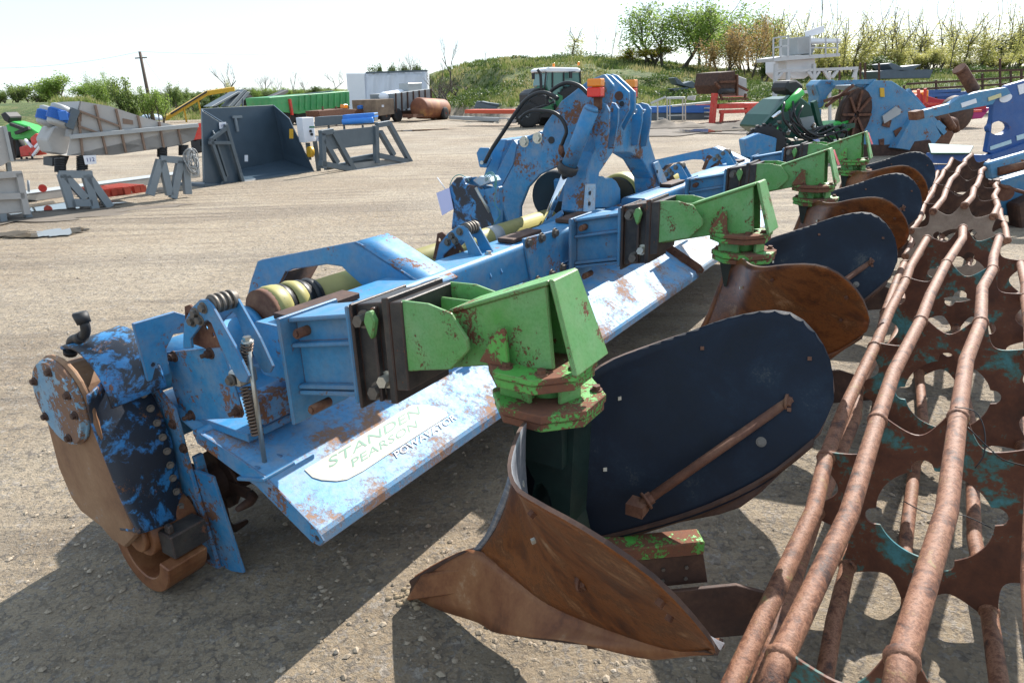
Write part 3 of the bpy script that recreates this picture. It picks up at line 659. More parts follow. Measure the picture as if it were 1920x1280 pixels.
    # frog casting with two slots
    b=MB(); fp=[(-.10,.866),(.10,.866),(.085,.55),(.12,.40),(.14,.30),(.06,.24),(-.12,.22),(-.11,.32),(-.05,.46),(-.02,.66),(-.07,.74)]
    h1=[(.0+.035*math.cos(a)+.0,.56+.10*math.sin(a)) for a in [k*math.pi/6 for k in range(12)]]; h2=[(.03+.05*math.cos(a),.33+.05*math.sin(a)) for a in [k*math.pi/6 for k in range(12)]]
    plateS(b,fp,ds-.05,.10,0,[h1,h2]); b.b2(Q(-.08,-.06,.74),Q(.08,.08,.866)); frog=b.part('ridger_frog',m_frog,T,.006)
    # mould boards
    for sg in(-1,1):
        K=lambda s,r,z:Q(sg*s,r,z)
        low=smooth_rows([K(.0,-.275,.285),K(.035,-.20,.335),K(.11,-.03,.335),K(.18,.12,.385),K(.28,.345,.49),K(.37,.50,.60),K(.45,.605,.735)],26)
        top=smooth_rows([K(.04,-.060,.825),K(.10,-.02,.862),K(.18,.03,.905),K(.25,.059,.925),K(.4,.13,.938),K(.5,.208,.958),K(.57,.30,.992),K(.62,.40,1.015),K(.635,.47,1.008),K(.62,.535,.965),K(.595,.585,.90),K(.555,.613,.825)],26)
        m1=smooth_rows([K(.0,-.175,.46),K(.045,-.115,.49),K(.13,.0,.52),K(.24,.15,.56),K(.36,.35,.66),K(.45,.52,.75),K(.505,.612,.78)],26)
        m2=smooth_rows([K(.02,-.105,.66),K(.07,-.06,.70),K(.17,.02,.74),K(.32,.12,.77),K(.47,.31,.84),K(.545,.49,.87),K(.54,.613,.80)],26)
        rows=[]
        for j in range(13):
            v=j/12; row=[]
            for i in range(26):
                cc=[low[i],m1[i],m2[i],top[i]]; row.append(spline(cc,13)[j])
            rows.append(row)
        b=MB(); th=-.008 if sg<0 else .008
        b.grid(rows,-th,mi=0,mi2=1,mie=2)
        back=m_boardW if (first and sg<0) else m_navy
        o=b.part('mouldboard',[m_board,back,m_rustD],T,0,label='rust brown ploughed face' if sg<0 else 'dark navy back face')
        # square bolt holes shown by plugs, and bolt heads
        for v_,u_ in ((10,22),(10,14),(9,8),(5,22),(5,8)):
            p=rows[v_][u_]; nn=(rows[v_][u_+1]-rows[v_][u_-1]).cross(rows[v_+1][u_]-rows[v_-1][u_]).normalized()
            if sg>0: nn=-nn
            b=MB(); b.box(p,(.011,.011,.022),nn.to_track_quat('Z','X').to_matrix()); b.part('bolt_end',m_boltb if u_%4==0 else m_rust,o)
        for v_,u_ in ((3,20),(2,12)):
            p=rows[v_][u_]; nn=(rows[v_][u_+1]-rows[v_][u_-1]).cross(rows[v_+1][u_]-rows[v_-1][u_]).normalized()
            if nn.y>0: nn=-nn
            b=MB(); b.bolt(p+nn*.006,nn,.010,.010); b.part('bolt',m_boltd,o)
        # share under the board
        sh0=smooth_rows([K(.0,-.575,.0),K(.03,-.42,.03),K(.08,-.22,.11),K(.14,-.12,.17),K(.20,.02,.27),K(.27,.20,.40),K(.32,.42,.50),K(.37,.51,.60)],22)
        sh1=smooth_rows([K(.0,-.56,.055),K(.01,-.40,.20),K(.025,-.262,.292),K(.12,-.03,.335),K(.19,.12,.380),K(.285,.335,.485),K(.37,.49,.595),K(.44,.585,.70)],22)
        tuck=Vector((-sg*.014,-.004,.028)); sh2=[p+tuck for p in sh1]
        b=MB(); b.grid([[a.lerp(c,k/5) for a,c in zip(sh0,sh1)] for k in range(6)]+[sh2],-th*1.0,0,1); b.part('share',[m_share,m_rustD],o)
        # stay rod
        pe=rows[6][22] if sg>0 else rows[4][14]; ps_=(PS(.13,1195,950)+Vector((ds,0,0))) if sg>0 else K(.03,.20,.42)
        b=MB(); b.cyl(ps_,pe,.0135,seg=14); b.box(ps_,(.05,.05,.035),mi=0); d=(pe-ps_).normalized(); b.bolt(pe-d*.015,(.0,-1,.1),.017,.014); b.bolt(ps_+d*.03,d,.018,.02)
        b.part('stay_rod',m_rust,T)
    b=MB(); ed=[(.0,-.275,.285),(.0,-.21,.38),(.0,-.175,.46),(.01,-.135,.56),(.02,-.105,.66),(.03,-.08,.75),(.04,-.060,.825)]
    L=smooth_rows([Q(-s_-.004,r_+.004,z_) for s_,r_,z_ in ed],12);R2=smooth_rows([Q(s_+.004,r_+.004,z_) for s_,r_,z_ in ed],12)
    b.grid([[p.lerp(q,k/6)+Vector((0,.026*math.sin(math.pi*k/6),0)) for p,q in zip(L,R2)] for k in range(7)],.008); b.part('shin',m_boardW if first else m_share,T)
    b=MB(); b.prism([Q(-.035,-.57,.0),Q(.035,-.57,.0),Q(.02,-.50,.13),Q(-.02,-.50,.13)],(0,-.30,.17)); b.part('share_point',m_share,T,.006)
    # heel beam and landslide
    hA=Q(.06,.02,.39);hB=Q(.30,.34,.40); hd_=(hB-hA).normalized(); hs_=hd_.cross(Zv).normalized()
    b=MB(); b.prism([hA+hs_*.035,hB+hs_*.035,hB-hs_*.035,hA-hs_*.035],(0,0,-.045)); b.part('heel_beam',m_greenR,T,.004)
    b=MB(); b.prism([hA+hs_*.03+Zv*-.046,hB+hs_*.03+Zv*-.046,hB+hd_*.02+hs_*.03-Zv*.15,hA+hs_*.03-Zv*.15],-hs_*.05); hp=b.part('heel_plate',m_rustD,T,.002)
    for k in range(3):
        for zz in(-.085,-.125): b=MB(); b.bolt(hB-hd_*(.05+.07*k)+hs_*.031+Zv*zz,hs_,.006,.005,washer=False); b.part('bolt',m_boltd,hp)
    b=MB(); c0=hs_*.045
    b.prism([Q(.08,.10,.26)+c0,Q(.33,.43,.27)+c0,Q(.44,.60,.20)+c0,Q(.46,.63,.15)+c0,Q(.42,.58,.10)+c0,Q(.06,.08,.08)+c0],-hs_*.014); b.part('landslide',m_rustD,T,.002)
body(0,True,r_in=-.90); body(1.87,r_in=-.87); body(3.67,r_in=-.87); body(5.46,r_in=-.87)
for ds in(3.67,5.46):
    b=MB(); b.prism([M(ds+.05,.062,1.22),M(ds+.08,.066,1.22),M(ds+.098,.11,1.12),M(ds+.065,.10,1.12)],(0,-.002,0)); b.part('reflector',m_red,T)

# clay clods pressed round the nearest share point
m_clay=mottled('dried_clay',[(.3,(.20,.15,.095)),(.6,(.32,.25,.16)),(.8,(.40,.32,.22))],14,.9,.006)
b=MB()
for k in range(90):
    p=O3+U*R.gauss(0,.028)+N*(-.555+R.gauss(0,.028)); r_=.004+.008*R.random()**2; rows=[]
    for i in range(5):
        ph=math.pi*i/4; rows.append([p+Vector((r_*1.3*math.sin(ph)*math.cos(q*1.047),r_*1.2*math.sin(ph)*math.sin(q*1.047),r_*.7*math.cos(ph)+.004)) for q in range(7)])
    b.grid(rows)
b.part('clay_clods',m_clay,kind='stuff')
# ================= headstock =================
def PSL(s,pts): return [PS(s,*p) for p in pts]
def PRL(r,pts): return [PR(r,*p) for p in pts]
b=MB(); outer=PSL(2.42,[(925,428),(929,372),(962,310),(970,272),(1014,254),(1020,236),(1052,190),(1100,153),(1132,139),(1150,160),(1140,215),(1122,260),(1108,296),(1100,318),(1075,312),(1045,313),(1012,328),(990,352),(976,388),(975,425)])
b.prism(outer,(.03,0,0)); hs=b.part('headstock_cheek',m_blueR,T,.006)
for p in ((983,266),(1008,259)):
    b=MB(); b.bolt(PS(2.42,*p),(-1,0,0),.024,.02); b.part('bolt',m_boltb,hs)
b=MB(); b.cyl(PS(2.42,1034,263)+Vector((-.004,0,0)),PS(2.42,1034,263),.022); b.part('pin_hole',m_dark,hs)
# front flanges of the cheek
b=MB(); b.prism(PSL(2.42,[(929,372),(962,310),(970,272),(962,262),(928,330),(916,375)]),(.09,0,0)); b.prism(PSL(2.42,[(1014,254),(970,272),(969,264),(1013,246)]),(.12,0,0)); b.part('cheek_flange',m_blue,hs,.004)
b=MB(); b.prism(PSL(2.5,[(905,335),(928,262),(950,262),(934,318),(930,352)]),(.55,0,0)); b.part('cross_member',m_blue,T,.006)
# rear arch
b=MB(); b.prism(PRL(-1.08,[(1092,398),(1102,320),(1118,255),(1126,222),(1140,203),(1215,205),(1218,262),(1230,300),(1262,372),(1228,384),(1224,335),(1204,300),(1182,286),(1150,286),(1124,325),(1113,402)]),(0,.15,0)); arch=b.part('rear_arch',m_blueR,T,.006)
b=MB(); b.prism(PRL(-1.065,[(1093,398),(1097,345),(1114,345),(1112,402)]),(0,-.012,0)); b.part('wear_plate',m_hoodW,arch,.002); b=MB(); b.prism(PRL(-1.065,[(1223,306),(1232,302),(1263,372),(1248,382)]),(0,-.012,0)); b.part('wear_plate',m_hoodW,arch,.002)
for p in ((1106,362),(1105,382),(1232,322),(1238,345),(1243,362)):
    b=MB(); q=PR(-1.05,*p); b.cyl(q,q+Vector((0,-.003,0)),.013); b.part('bolt_hole',m_dark,arch)
# ram lugs and top-link plates
lug=[(1104,205),(1110,196),(1124,192),(1136,196),(1142,208),(1141,240),(1133,300),(1124,303),(1116,280)]
def lugp(s,dx,dy,mat=m_blueR,k_=1.):
    b=MB(); P=[PS(s,x+dx,192+(y-192)*k_+dy) for x,y in lug]; q=PS(s,1128+dx,206+dy)
    hole=[(q+Vector((0,.02*math.cos(k*.785),.02*math.sin(k*.785)))) for k in range(8)]
    b.prism(P,(.022,0,0),0,[hole]); return b.part('ram_lug',mat,T,.003)
lugp(2.34,0,0); lugp(2.50,17,-1,k_=.8); lugp(3.0,62,2,m_blue,.72); lugp(3.16,78,1,m_blue,.75)
tl=[(1098,175),(1112,146),(1136,138),(1146,141),(1172,165),(1179,172),(1179,205),(1158,244),(1148,225),(1142,195),(1118,200)]
for s,dx in((2.66,0),(2.80,11)):
    b=MB(); b.prism([PS(s,x+dx,y+1) for x,y in tl],(.024,0,0)); k=b.part('top_link_plate',m_blueR if dx==0 else m_blue,T,.003)
    b=MB(); q=PS(s,1161+dx,180); b.cyl(q+Vector((-.012,0,0)),q,.026); b.part('pin',m_rust,k)
    b=MB(); q=PS(s,1166+dx,195); b.cyl(q+Vector((-.004,0,0)),q,.016); b.part('pin_hole',m_dark,k)
# lights
def lamp(s,x0,y0,x1,y1):
    a=PS(s,x0,y0);c=PS(s,x1,y1); h=a.z-c.z; wd=abs(a.y-c.y); cx=(a+c)/2
    t_=MB(); t_.box((cx.x,cx.y,a.z-h*.22),(.06,wd*.9,h*.44)); o=MB()
    base=MB(); base.box((cx.x+.035,cx.y,cx.z-.01),(.03,wd*.8,h*.9)); base.box((cx.x+.03,cx.y,c.z-.03),(.02,.05,.08)); hb=base.part('rear_lamp',m_rust,T,.004)
    t_.part('amber_lens',m_orange,hb,.006); o.box((cx.x,cx.y,c.z+h*.27),(.06,wd*.9,h*.52)); o.part('red_lens',m_red,hb,.006)
lamp(2.30,1103,148,1131,182); lamp(3.1,1174,150,1193,183)
# hydraulic ram
ra=PS(2.26,1108,206); rb=PS(2.26,1066,312); rc_=PS(2.2,1015,436)
b=MB(); b.cyl(ra,rb,.046,seg=26); d=(rb-ra).normalized(); b.tube([ra-d*.02,ra-d*.0],[.035,.046],20); ram=b.part('ram_barrel',m_blue,T)
b=MB(); b.cyl(rb-d*.01,rb+d*.035,.062,seg=26); b.cyl(rb+d*.035,rb+d*.05,.05,seg=26); b.part('ram_gland',m_black,ram,.004)
b=MB(); b.cyl(rb,rc_,.0215,seg=20); b.part('ram_rod',m_chrome,ram)
b=MB(); b.prism(PSL(2.12,[(990,438),(1015,420),(1052,394),(1055,402),(1030,432),(1008,448)]),(.02,0,0)); b.prism(PSL(2.30,[(990,438),(1015,420),(1052,394),(1055,402),(1030,432),(1008,448)]),(.02,0,0)); b.part('ram_anchor',m_blue,T,.003)
# dark column of the arch beneath the ram, gearbox and cones
b=MB(); b.prism(PSL(2.6,[(1058,330),(1098,330),(1096,400),(1060,405)]),(.10,0,0)); b.part('inner_column',m_black,T,.004)  # black colour paints in the shadow and grease under the ram
b=MB(); b.lathe(M(2.62,-1.47,.98),(1,0,0),[(0,.16),(.05,.17),(.10,.16),(.15,.15),(.22,.14)],26); b.part('shaft_cone',m_blk,T)
b=MB(); b.lathe(M(2.86,-1.45,.98),(1,0,0),[(0,.15),(.02,.165),(.12,.165),(.16,.15)],28); b.part('cone_collar',m_yel,T)
b=MB()
q=PRL(-1.16,[(1115,392),(1113,340),(1122,330),(1134,331),(1140,336),(1150,334),(1158,340),(1164,352),(1165,392)])
b.prism(q,(0,.30,0)); b.part('gearbox_guard',m_blue,T,.012)
qc=PR(-1.38,1158,368)
b=MB(); b.lathe(qc,(1,0,0),[(0,.16),(.02,.17),(.14,.17),(.16,.155)],34); b.part('guard_collar',m_yel,T)
b=MB(); b.lathe(qc-Vector((.02,0,0)),(1,0,0),[(0,.14),(.03,.15)],30); b.part('cone_inner',m_blk,T)
b=MB(); b.b2(M(2.42,-1.65,.62),M(3.12,-1.25,.84)); b.part('gearbox',m_teal,T,.02)
b=MB(); b.b2(M(2.35,-1.15,.72),M(3.05,-.96,.90)); b.part('centre_beam',m_blueR,T,.01)
# lower link brackets at the front
for s,dx,mt in((1.98,0,m_blueG),(2.10,26,m_blue)):
    b=MB(); b.prism([PS(s,x+dx,y) for x,y in [(846,430),(850,392),(838,370),(842,350),(856,333),(866,332),(872,345),(905,352),(930,432)]],(.02,0,0)); b.part('lower_link_bracket',mt,T,.003)
b=MB(); b.prism(PSL(1.985,[(850,392),(885,360),(935,350),(935,432),(852,430)]),(.05,0,0)); b.part('bracket_box',m_blueR,T,.006)
b=MB(); b.prism(PSL(2.0,[(886,338),(898,331),(914,333),(920,342),(900,350)]),(.12,0,0)); b.prism(PSL(2.0,[(845,345),(855,334),(868,335),(860,348)]),(.1,0,0)); b.part('latch_plate',m_hoodW,T,.003)
b=MB(); b.prism(PSL(2.3,[(893,287),(899,277),(917,278),(920,300),(912,315),(899,314)]),(.02,0,0)); b.part('side_lug',m_blue,T,.003); b=MB(); b.prism(PSL(2.42,[(893,287),(899,277),(917,278),(920,300),(912,315),(899,314)]),(.02,0,0)); b.part('side_lug',m_blue,T,.003)
b=MB(); b.cyl(PS(2.25,903,305),PS(2.5,903,305),.012); b.cyl(PS(1.95,892,352),PS(1.95,918,398),.009,seg=8); b.part('pin',m_steel,T)
# hoses and twine
for pts,s,r_ in(([(909,305),(922,280),(942,250),(965,215),(984,190),(1003,177),(1020,174),(1037,180),(1046,186)],2.25,.0125),([(1027,196),(1026,184),(1037,168),(1061,156),(1085,161),(1102,176)],2.3,.0115),([(975,224),(985,214),(1002,208),(1037,211),(1055,226),(1062,246),(1057,262),(1052,275)],2.3,.011),([(973,222),(1000,206),(1025,197),(1040,190)],2.4,.008),([(985,195),(1000,180),(1018,180),(1035,187)],2.4,.007)):
    b=MB(); b.tube(spline(PSL(s,pts),36),r_,10); b.part('hydraulic_hose',m_rubber,T)
b=MB(); b.cyl(PS(2.3,1052,274),PS(2.3,1056,292),.014); b.tube(spline(PSL(2.3,[(1052,272),(1050,285),(1057,294)]),6),.012,8); b.part('hose_end',m_rust,T)
b=MB()
for k in range(5):
    x0=915+R.random()*8; b.tube(spline(PSL(2.05-.02*k,[(x0-12,328+3*k),(x0,322+2*k),(x0+9,335),(x0+5,365+4*k),(x0+8+2*k,400),(x0+10-3*k,428)]),20),.0025,5)
b.tube(spline(PSL(2.05,[(843,348),(850,333),(862,328),(875,334),(880,342)]),12),.003,5); b.part('twine',m_string,T)
# lot tag
b=MB(); b.prism(PSL(1.97,[(818,362),(842,352),(850,392),(829,404)]),(.003,0,0)); tg=b.part('lot_card',plain('lilac_card',(.55,.56,.80),.6,0,.04,8,0),T); b=MB(); b.tube([PS(1.97,820,333),PS(1.97,836,356)],.003,6); b.part('cable_tie',m_white,tg)
# ================= cage rollers =================
def roller(name,label,s_list,cr,cz,Rr,ph0,dph,mplate,mtube,nl=10,tan=None,jit=1.,overhang=(.10,.04)):
    t=thing(name,label,'roller',O3,TH,'cage rollers in a row')
    def lobe(k,i,rr): a=rad(ph0+dph*i+360/nl*k); return M(s_list[i],cr+rr*math.cos(a),cz+rr*math.sin(a))
    for i,s in enumerate(s_list):
        b=MB(); n=nl*16; Vo=[];Vi=[]
        for j in range(n):
            a=360*j/n; k=(a/(360/nl))%1; dd=min(k,1-k)     # 0 at lobe
            ro=Rr+.012 if dd<.10 else Rr+.012-.082*math.sin(min(1,(dd-.10)/.40)*math.pi/2)**.8
            ri=.158
            for na_ in (20,110,200,290):
                da=abs((a-na_+180)%360-180)
                if da<11: ri=.158+.035*math.sqrt(max(0,1-(da/11)**2))
            A=rad(a+ph0+dph*i); Vo.append((cr+ro*math.cos(A),cz+ro*math.sin(A)));Vi.append((cr+ri*math.cos(A),cz+ri*math.sin(A)))
        th=.008; V=[M(s-th/2,*p) for p in Vo]+[M(s-th/2,*p) for p in Vi]+[M(s+th/2,*p) for p in Vo]+[M(s+th/2,*p) for p in Vi]
        fc=[]
        for j in range(n):
            k=(j+1)%n; fc+=[(j,n+j,n+k,k),(2*n+j,2*n+k,3*n+k,3*n+j),(j,k,2*n+k,2*n+j),(n+j,3*n+j,3*n+k,n+k)]
        b.add(V,fc,0); b.part('scalloped_plate',tan if (tan and i==0) else mplate,t,.0012)
    for k in range(nl):
        path=[]
        for i in range(len(s_list)):
            a=lobe(k,i,Rr)
            if i==0: path.append(a-Vector((overhang[0],0,0)))
            path.append(a)
            if i<len(s_list)-1:
                c=lobe(k,i+1,Rr); tt=.30+.45*R.random(); off=Vector((0,R.choice((-1,1))*(.006+.02*R.random())*jit,(R.random()-.5)*.03*jit)); p=a.lerp(c,tt)+off
                ctr=Vector((p.x,-cr,cz)); dd=(p-ctr); p=ctr+dd.normalized()*min(dd.length,Rr+.006)
                path+= [a.lerp(p,.80),p,p.lerp(c,.20)]
            else: path.append(a+Vector((overhang[1],0,0)))
        b=MB(); b.tube(path,.0245,14)
        for i,s_ in enumerate(s_list):
            a=lobe(k,i,Rr); b.tube([a+Vector((-.014,0,0)),a+Vector((-.006,0,0)),a+Vector((.006,0,0)),a+Vector((.014,0,0))],[.0246,.030,.030,.0246],12)
        b.part('cage_tube',mtube,t)
    b=MB()
    return t
r1=roller('cage_roller','rusty cage roller with scalloped blue-stained plates, nearest beside the ridging bodies',[-.29,.81,1.85,2.93,4.00],.915,.362,.345,98,-9.5,m_plate,m_tube,overhang=(.16,.03))
r2=roller('cage_roller','second cage roller beyond the nearest, starting with a mud-dusted tan plate',[5.03,6.10,7.25,8.30,9.42],.86,.362,.345,124,-9,m_rustD,m_tube,tan=m_platetan,overhang=(.03,.03))
# wire rings left on the tubes
b=MB()
for k in range(5):
    c0=M(.12+.02*k,.76+.01*k,.10); rr=.038+.006*k; b.tube([c0+Vector((.012*math.sin(3*a),rr*math.cos(a),rr*math.sin(a))) for a in [q*math.pi/10 for q in range(20)]],.0016,5,closed=True)
b.tube(spline([M(.78,.91,.75),M(.8,.96,.74),M(.78,.99,.70),M(.74,1.0,.64),M(.72,.985,.60)],14),.0018,5)
b.tube(spline([M(.77,.95,.70),M(.74,1.01,.66),M(.75,1.05,.63),M(.76,1.12,.62)],14),.0018,5)
b.tube(spline([M(.70,.83,.45),M(.72,.9,.42),M(.74,.98,.43),M(.76,1.06,.40)],14),.0018,5)
b.part('wire_loop',m_dark,r1)
# ================= things across the yard =================
class VP:
    """upright working plane through two points where a thing stands on the ground"""
    def __init__(s,a,b,z=0.,D=None):
        s.A=G(*a,z) if D is None else AT(a[0],a[1],D); s.B=G(*b,z) if D is None else AT(b[0],b[1],D)
        s.A.z=z if D is None else hgt(s.A.x,s.A.y); s.B.z=s.A.z
        s.X=(s.B-s.A).normalized(); s.Y=Vector((-s.X.y,s.X.x,0)); s.rz=math.atan2(s.X.y,s.X.x)
    def p(s,x,y,d=0):
        P=meet(x,y,s.A+s.Y*d,s.Y); q=P-s.A; return Vector((q.dot(s.X),d,q.z))
    def P(s,pts,d=0): return [s.p(x,y,d) for x,y in pts]
    def thing(s,*a,**k): return thing(*a,loc=s.A,rz=s.rz,**k)
Yv=Vector((0,1,0))
def text_part(txt,name,mat,parent,o,X,Y,size,ext=.001):
    cu=bpy.data.curves.new('t','FONT'); cu.body=txt; cu.size=size; cu.extrude=ext; cu.resolution_u=2; cu.align_x='CENTER'; cu.align_y='CENTER'
    to=bpy.data.objects.new('t',cu); C.objects.link(to); dg=bpy.context.evaluated_depsgraph_get(); me=bpy.data.meshes.new_from_object(to.evaluated_get(dg)); bpy.data.objects.remove(to)
    Z=X.cross(Y)
    for v in me.vertices: q=v.co.copy(); v.co=o+X*q.x+Y*q.y+Z*q.z
    me.name=name; me.materials.clear(); me.materials.append(mat); ob=bpy.data.objects.new(name,me); C.objects.link(ob); ob.parent=parent
def lotcard(v,t,pts,d,txt):
    P=v.P(pts,d); b=MB(); b.prism(P,(0,.01,0)); c=b.part('lot_card',m_white,t)
    ctr=sum(P,Vector())/4; X=((P[1]-P[0])+(P[2]-P[3])).normalized(); Y=((P[0]-P[3])+(P[1]-P[2])).normalized(); h=(P[0]-P[3]).length
    text_part(txt,'lot_number',m_lotblue,c,ctr+Vector((0,-.004,0)),X,(Y-X*Y.dot(X)).normalized(),h*.62)
def wheel(b1,b2,c,ax,r,w):
    ax=Vector(ax).normalized(); c=Vector(c)
    b1.lathe(c-ax*w/2,ax,[(0,r*.62),(.001,r*.9),(w*.15,r),(w*.85,r),(w-.001,r*.9),(w,r*.62)],28); b2.cyl(c-ax*w*.42,c+ax*w*.42,r*.6,seg=20); b2.cyl(c-ax*w*.5,c+ax*w*.5,r*.2,seg=12)
# --- vibrating feeder, lot 112 ---
v=VP((180,391),(322,373)); t=v.thing('vibrating_feeder','grey vibrating feeder trough with two blue motors on trestles, lot card 112','feeder')
W_=1.15
b=MB(); poly=[(126,292),(133,257),(150,190),(205,199),(262,218),(308,231),(334,237),(372,236),(364,262),(340,272),(306,278),(212,291)]
P=v.P(poly,0); b.prism(P,(0,.02,0)); b.prism([p+Yv*W_ for p in P],(0,.02,0)); b.prism([P[0],P[-1],P[-2],P[-3],P[-4],P[-5]],(0,W_,0))
b.prism([P[1],P[2],P[2]+Vector((.02,0,0)),P[1]+Vector((.02,0,0))],(0,W_,0)); b.part('trough',m_feed,t)
b=MB(); b.beam(v.p(131,257,-.05),v.p(371,235,-.05),.06,.07); b.beam(v.p(131,257,W_+.05),v.p(371,235,W_+.05),.06,.07); b.part('side_rail',m_greyL,t,.005)
for a,c in(((147,219),(155,292)),((178,197),(200,289)),((217,204),(236,286)),((258,217),(272,282)),((298,229),(307,277)),((333,237),(340,270))):
    b=MB(); b.beam(v.p(*a,-.02),v.p(*c,-.02),.03,.05,(0,1,0)); b.part('rib',m_rib,t)
for a,c in(((148,208),(224,237)),((146,236),(186,250))):
    b=MB(); b.beam(v.p(*a,-.03),v.p(*c,-.03),.03,.04,(0,1,0)); b.part('rib',m_rib,t)
b=MB(); b.prism(v.P([(230,222),(249,226),(250,234),(231,232)],-.01),(0,.01,0)); b.prism(v.P([(147,214),(153,213),(153,228),(147,229)],-.01),(0,.01,0)); b.part('maker_plate',m_rib,t)
b=MB(); b.prism(v.P([(88,262),(100,238),(140,232),(134,262),(126,292),(98,287)],.36),(0,W_-.5,0)); b.part('feed_box',m_feed,t,.02)
for (a,c,d) in(((117,198),(106,236),.05),((95,202),(86,236),.62)):
    p=v.p(*a,d);q=v.p(*c,d); dd=q-p; b=MB(); b.cyl(p+dd*.25,p+dd*.75,.155,seg=24)
    for k in range(9): q0=p+dd*(.29+.053*k); b.cyl(q0,q0+dd.normalized()*.012,.172,seg=24)
    b.box(p+dd*.5+Vector((0,-.15,0)),(.12,.10,.14))
    mo=b.part('vibration_motor',m_motor,t,.004)
    b=MB(); b.lathe(p,dd,[(0,.11),(.02,.145),(.11,.15)],22); b.part('motor_cap',m_greyL,mo); b=MB(); b.lathe(q,-dd,[(0,.11),(.02,.145),(.11,.15)],22); b.part('motor_cap',m_greyL,mo)
    b=MB(); b.beam(v.p(137,205,d),v.p(125,240,d),.12,.28,(0,1,0)); b.part('motor_plate',m_grey,mo)
def stack(x,y0,y1,d,n):
    b=MB(); p=v.p(x,y0,d);q=v.p(x,y1,d)
    b.cyl(p,q,.04,seg=12)
    for k in range(n): c=p.lerp(q,(k+.5)/n); b.cyl(c-Vector((0,0,.011)),c+Vector((0,0,.011)),.085,seg=16)
    b.part('rubber_spring',m_rubber,t)
for x,y0,y1,n in((113,296,322,8),(154,292,319,8),(304,276,294,6),(344,272,291,7)):
    stack(x,y0,y1,.05,n); stack(x,y0,y1,W_-.05,n)
b=MB(); b.prism(v.P([(98,296),(130,293),(124,310),(98,312)],.3),(0,.5,0)); b.part('spring_box',m_dark,t)
for dd in(.0,W_):
    def lg(a,c,w=.13): 
        b=MB(); b.beam(v.p(*a,dd),v.p(*c,dd),w,w,(0,1,0)); b.part('trestle_leg',m_greyL if 0 else m_grey2,t,.004)
m_grey2=plain('trestle_grey',(.20,.23,.25),.6,0,.2,4)
for dd in(.0,W_):
    for a,c in(((115,327),(134,388)),((160,327),(178,391)),((123,331),(160,372)),((165,331),(206,388)),((300,300),(281,366)),((303,300),(318,366)),((338,302),(324,372)),((346,300),(352,364))):
        b=MB(); b.beam(v.p(*a,dd),v.p(*c,dd),.12,.12,(0,1,0)); b.part('trestle_leg',m_grey2,t,.004)
    for a,c in(((110,327),(172,327)),((133,380),(172,380)),((300,298),(346,301))):
        b=MB(); b.beam(v.p(*a,dd),v.p(*c,dd),.12,.12,(0,1,0)); b.part('trestle_rail',m_grey2,t,.004)
lotcard(v,t,[(156,292),(180,291),(181,307),(160,309)],-.08,'112')
b=MB(); 
for k in range(14):
    c=v.p(357+R.random()*8-4,278+R.random()*12,-.12-.02*R.random()); rx=.05+.06*R.random(); rz_=.10+.14*R.random()
    b.tube([c+Vector((rx*math.cos(a),.05*math.sin(2*a+k),-rz_+rz_*math.sin(a))) for a in [q*math.pi/9 for q in range(18)]],.010,6,closed=True)
tag(b.part('cable_coil',m_greyL),'coils of pale cable hanging off the end of the lot 112 feeder','cable')
o=bpy.data.objects['cable_coil']; o.location=v.A; o.rotation_euler=(0,0,v.rz)
# --- steel bin at the left edge ---
v=VP((-60,392),(54,412)); v=VP((-70,428),(54,409)); t=v.thing('steel_bin','cream grey steel bin on legs in a puddle at the left edge','bin')
b=MB(); b.prism(v.P([(-90,334),(38,325),(46,397),(-90,412)],0),(0,1.2,0)); b.part('bin_body',m_feed,t,.01)
for a,c in(((34,325),(50,402)),((-90,336),(40,326)),((-90,372),(44,367))):
    b=MB(); b.beam(v.p(*a,-.03),v.p(*c,-.03),.09,.07,(0,1,0)); b.part('bin_rib',m_feed,t)
for a,c in(((50,395),(54,411)),((3,398),(6,420))):
    b=MB(); b.beam(v.p(*a,.05),v.p(*c,.05),.09,.09,(0,1,0)); b.b2(v.p(*c,.0)-Vector((.12,0.05,0)),v.p(*c,.15)+Vector((.12,0.05,.03))); b.part('bin_leg',m_grey2,t)
v=VP((-60,330),(24,322)); t=v.thing('feed_hopper','pale feed hopper behind the cream steel bin, cut by the left edge','hopper')
b=MB(); b.prism(v.P([(-60,245),(10,237),(23,300),(2,312),(-60,318)],0),(0,1.6,0)); b.part('hopper_body',m_feed,t,.01)
b=MB(); b.beam(v.p(8,237,-.03),v.p(22,302,-.03),.08,.08,(0,1,0)); b.part('hopper_rib',m_greyL,t)
b=MB(); b.prism(v.P([(14,248),(20,247),(30,300),(24,300)],.4),(0,.9,0)); b.part('hopper_chute',m_dark,t)
for x in (-20,15):
    b=MB(); b.beam(v.p(x,304,.3),v.p(x+3,326,.3),.1,.1,(0,1,0)); b.part('hopper_leg',m_grey2,t)
